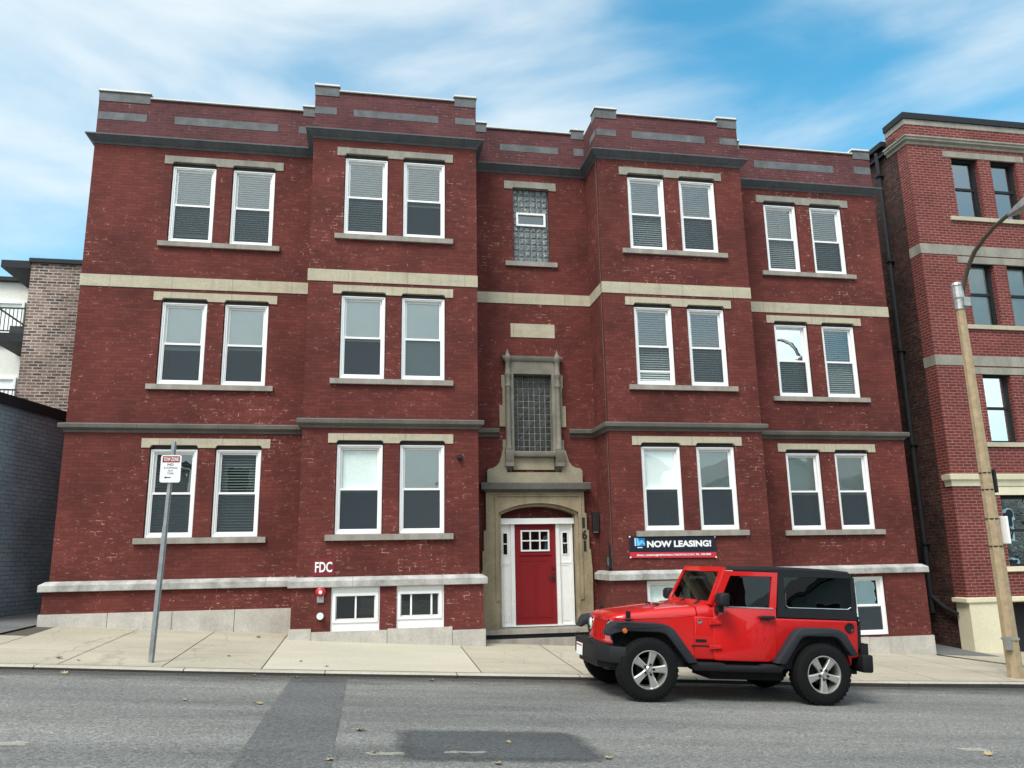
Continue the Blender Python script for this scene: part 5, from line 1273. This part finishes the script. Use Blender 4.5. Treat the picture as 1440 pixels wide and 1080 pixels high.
# wheels
def wheel(u, yc, s, rot, name, sc=1.0, axis_rear=False):
    def place(x, y, z):
        if axis_rear: return (u + y, yc + x, 0.95 + z)
        return (u + x, yc + s * y, TR + z)
    m = MB(); hw = 0.122
    prof = [(0.235, -hw + 0.02), (0.25, -hw), (0.32, -hw - 0.006), (0.365, -hw + 0.004), (0.388, -hw + 0.022), (0.398, -hw + 0.05), (0.40, 0), (0.398, hw - 0.05), (0.388, hw - 0.022), (0.365, hw - 0.004), (0.32, hw + 0.006), (0.25, hw), (0.235, hw - 0.02)]
    m.lathe(prof, (0, 0, 0), 'y', 48, cap=False)
    for k in range(36):           # tread and shoulder blocks
        a = 2 * math.pi * k / 36; ca, sa = math.cos(a), math.sin(a)
        for y0, y1, off in ((-hw + 0.012, -hw + 0.055, 0), (-0.04, -0.005, 0.5), (0.005, 0.04, 0), (hw - 0.055, hw - 0.012, 0.5)):
            b = a + off * math.pi / 18
            d = 0.052; pts = []
            for rr_ in ((0.385, 0.4025) if abs(y0) < 0.05 and abs(y1) < 0.05 else (0.375, 0.394)):
                for yy in (y0, y1):
                    for da in (-d, d): pts.append((rr_ * math.cos(b + da), yy, rr_ * math.sin(b + da)))
            v = [m.bm.verts.new(p) for p in pts]
            for q in ((0, 1, 3, 2), (4, 6, 7, 5), (0, 4, 5, 1), (2, 3, 7, 6), (0, 2, 6, 4), (1, 5, 7, 3)): m.bm.faces.new([v[i] for i in q])
    m.xf(place); ty = cb(m, name, 'tyre', True, sang=28)
    m = MB()
    m.lathe([(0.238, -hw + 0.012), (0.240, -hw + 0.004), (0.228, -hw + 0.002), (0.218, -hw + 0.022), (0.205, -hw + 0.10), (0.205, hw - 0.03)], (0, 0, 0), 'y', 40, cap=False)
    for k in range(5):
        a = rot + 2 * math.pi * k / 5
        def sp(r, w, y): return (r, w, y)
        secs = []
        for r, w, y in ((0.035, 0.034, -hw + 0.028), (0.085, 0.034, -hw + 0.022), (0.15, 0.041, -hw + 0.014), (0.222, 0.055, -hw + 0.012)):
            loc = [(r, -w, y + 0.008), (r, -w * 0.72, y), (r, w * 0.72, y), (r, w, y + 0.008), (r, w, y + 0.045), (r, -w, y + 0.045)]
            secs.append([(q[0] * math.cos(a) - q[1] * math.sin(a), q[2], q[0] * math.sin(a) + q[1] * math.cos(a)) for q in loc])
        m.loft(secs)
    m.lathe([(0.0, -hw + 0.008), (0.028, -hw + 0.010), (0.033, -hw + 0.018), (0.05, -hw + 0.03), (0.06, -hw + 0.06)], (0, 0, 0), 'y', 20)
    m.xf(place); rm = cb(m, "rim", 'rim', True, parent=ty, sang=30)
    m = MB()
    for k in range(5):
        a = rot + 2 * math.pi * (k + 0.0) / 5 
        m.lathe([(0.0165, -hw + 0.012), (0.0165, -hw + 0.04)], (0.063 * math.cos(a), 0, 0.063 * math.sin(a)), 'y', 8)
    m.lathe([(0.0, hw - 0.06), (0.203, hw - 0.06)], (0, 0, 0), 'y', 24)
    m.lathe([(0.14, 0.0), (0.14, 0.02)], (0, 0, 0), 'y', 24)
    m.xf(place); cb(m, "lug_nuts", 'under', parent=ty)
YT = 0.80
wheel(0, -YT, 1, R(75), "wheel"); wheel(WB, -YT, 1, R(-90), "wheel"); wheel(0, YT, -1, R(20), "wheel"); wheel(WB, YT, -1, R(40), "wheel")
wheel(3.20, -0.02, 1, R(90), "spare_wheel", axis_rear=True)
m = MB(); m.tube([(3.05, -0.50, 1.60), (3.12, -0.52, 1.63), (3.17, -0.52, 1.58), (3.16, -0.5, 1.50)], 0.012, 6); m.box(3.03, 3.09, -0.60, -0.52, 1.42, 1.52); cb(m, "rear_hinge", 'chrome')

# ------------------------------------------------------------------ houses and tree across the street (seen only as reflections)
random.seed(21)
for hx, hw, hh, colr, lab in ((-19, 10, 8.5, 'siding', "cream clapboard house across the street with grey gable roof, leftmost"), (-6.5, 9, 9.5, 'cap_white', "white clapboard house across the street with grey gable roof"),
                              (7, 11, 9.0, 'brick_next', "red brick house across the street with grey gable roof"), (20, 11, 8.5, 'siding', "cream clapboard house across the street between two brick houses"),
                              (32, 12, 10.5, 'brick_tan', "mottled tan brick house across the street with grey gable roof"), (45, 12, 10.5, 'brick_rough', "dark brown brick house across the street, rightmost of the row")):
    g0 = zroad(hx, -20)
    t = thing("opposite_house", lab, "house", (hx, -27, g0), "houses across the street")
    m = MB(); ys_ = -26.0
    hs = [(hx + k * hw / 4 - 0.5, hx + k * hw / 4 + 0.5, g0 + 1.2 + 3 * j, g0 + 2.9 + 3 * j) for k in (-1.4, 0, 1.4) for j in (0, 1)]
    m.prism([(hx - hw / 2, g0 - 2), (hx - hw / 2, g0 + hh - 2.5), (hx, g0 + hh), (hx + hw / 2, g0 + hh - 2.5), (hx + hw / 2, g0 - 2)], 'y', ys_, ys_ - 9)
    m.build("wall", colr, t)
    m = MB(); m.prism([(hx - hw / 2 - .4, g0 + hh - 2.6), (hx, g0 + hh + 0.1), (hx + hw / 2 + .4, g0 + hh - 2.6), (hx + hw / 2 + .4, g0 + hh - 2.4), (hx, g0 + hh + 0.35), (hx - hw / 2 - .4, g0 + hh - 2.4)], 'y', ys_ + 0.4, ys_ - 9.3); m.build("roof", 'roof', t)
    for a, b, c, d in hs:
        m = MB(); m.ring(a - .1, b + .1, c - .1, d + .1, 0.1, ys_ + 0.01, ys_ + 0.06); m.face([(a, ys_ + 0.02, c), (b, ys_ + 0.02, c), (b, ys_ + 0.02, d), (a, ys_ + 0.02, d)], 1); m.build("window", ['white', 'room'], t)
leafm = mat("tree_leaf", (0.06, 0.10, 0.035), 0.6, 0.3, 3)
for tx_, lab in ((-5.0, "leafy tree across the street in front of the white clapboard house"), (28.5, "leafy tree across the street in front of the mottled tan brick house")):
    g0 = zroad(tx_, -22.5)
    tg = thing("street_tree", lab, "tree", (tx_, -22.5, g0), "trees across the street")
    m = MB(); m.tube([(tx_, -22.5, g0 - 0.5), (tx_ - .05, -22.4, g0 + 2.5), (tx_ + .1, -22.6, g0 + 5.0), (tx_ - .1, -22.5, g0 + 7.5)], [0.22, 0.17, 0.12, 0.04], 8)
    for k in range(7): a = k * 0.9; m.tube([(tx_, -22.5, g0 + 2.6 + k * 0.5), (tx_ + 1.5 * math.cos(a), -22.5 + 1.5 * math.sin(a), g0 + 4.0 + k * 0.5)], [0.07, 0.02], 6)
    m.build("trunk", 'leaf2', tg)
    m = MB()
    for k in range(2200):
        a, b, r = random.uniform(0, 6.283), random.uniform(-1, 1), random.random() ** 0.45
        q = math.sqrt(1 - b * b); lump = 1 + 0.25 * math.sin(3 * a + 4 * b)
        c = Vector((tx_ + 2.4 * r * q * math.cos(a) * lump, -22.5 + 2.4 * r * q * math.sin(a) * lump, g0 + 5.7 + 2.8 * r * b))
        u = Vector((random.gauss(0, 1), random.gauss(0, 1), random.gauss(0, 1))).normalized() * 0.16; v = u.orthogonal().normalized() * 0.10
        m.face([c - u, c - v, c + u, c + v])
    m.build("crown", leafm, tg)

# ------------------------------------------------------------------ fallen leaves
random.seed(11)
spots = [(-3.97, -4.42, 0), (-4.55, -4.30, 0), (-4.18, -6.67, 0), (-5.0, -6.5, 0), (-3.07, -8.10, 0), (-2.95, -9.08, 0), (-1.72, -8.58, 0), (-1.95, -9.43, 0), (-0.95, -9.2, 0), (3.0, -8.9, 0), (-3.3, -9.35, 0), (-2.1, -4.35, 0), (-6.9, -4.55, 0),
         (-7.3, -3.6, 1), (-7.0, -3.75, 1), (-5.1, -3.0, 1), (-4.0, -3.3, 1), (-4.95, -0.75, 1), (-3.6, -3.7, 1)]
def leaf_mesh(curl):
    m = MB()
    out = [(0.0, -0.06), (0.03, -0.02), (0.055, -0.015), (0.035, 0.015), (0.045, 0.04), (0.015, 0.035), (0.0, 0.07), (-0.015, 0.035), (-0.045, 0.04), (-0.035, 0.015), (-0.055, -0.015), (-0.03, -0.02)]
    c = m.bm.verts.new((0, 0, 0.004))
    vs = [m.bm.verts.new((x, y, 0.006 + curl * (x * x + y * y) * 6)) for x, y in out]
    for i in range(len(vs)): m.bm.faces.new([c, vs[i], vs[(i + 1) % len(vs)]])
    return m
for mt, flag, lab, grp in (('leaf', 0, "dry yellow-brown leaf lying on the grey asphalt", "leaves on the road"), ('leaf2', 1, "dark brown leaf lying on the pale sidewalk", "leaves on the sidewalk")):
    proto = None
    for x, y, fl in spots:
        if fl != flag: continue
        if proto is None:
            proto = leaf_mesh(1.0).build("fallen_leaf", mt); o = proto
        else:
            o = proto.copy(); COL.objects.link(o)
        o.location = (x, y, (zwalk if fl else zroad)(x, y) + 0.004)
        s_ = random.uniform(0.5, 0.95); o.scale = (s_, s_, s_)
        o.rotation_euler = (random.uniform(-.2, .2), random.uniform(-.2, .2), random.uniform(0, 6.28))
        tag(o, lab, "leaf", grp)
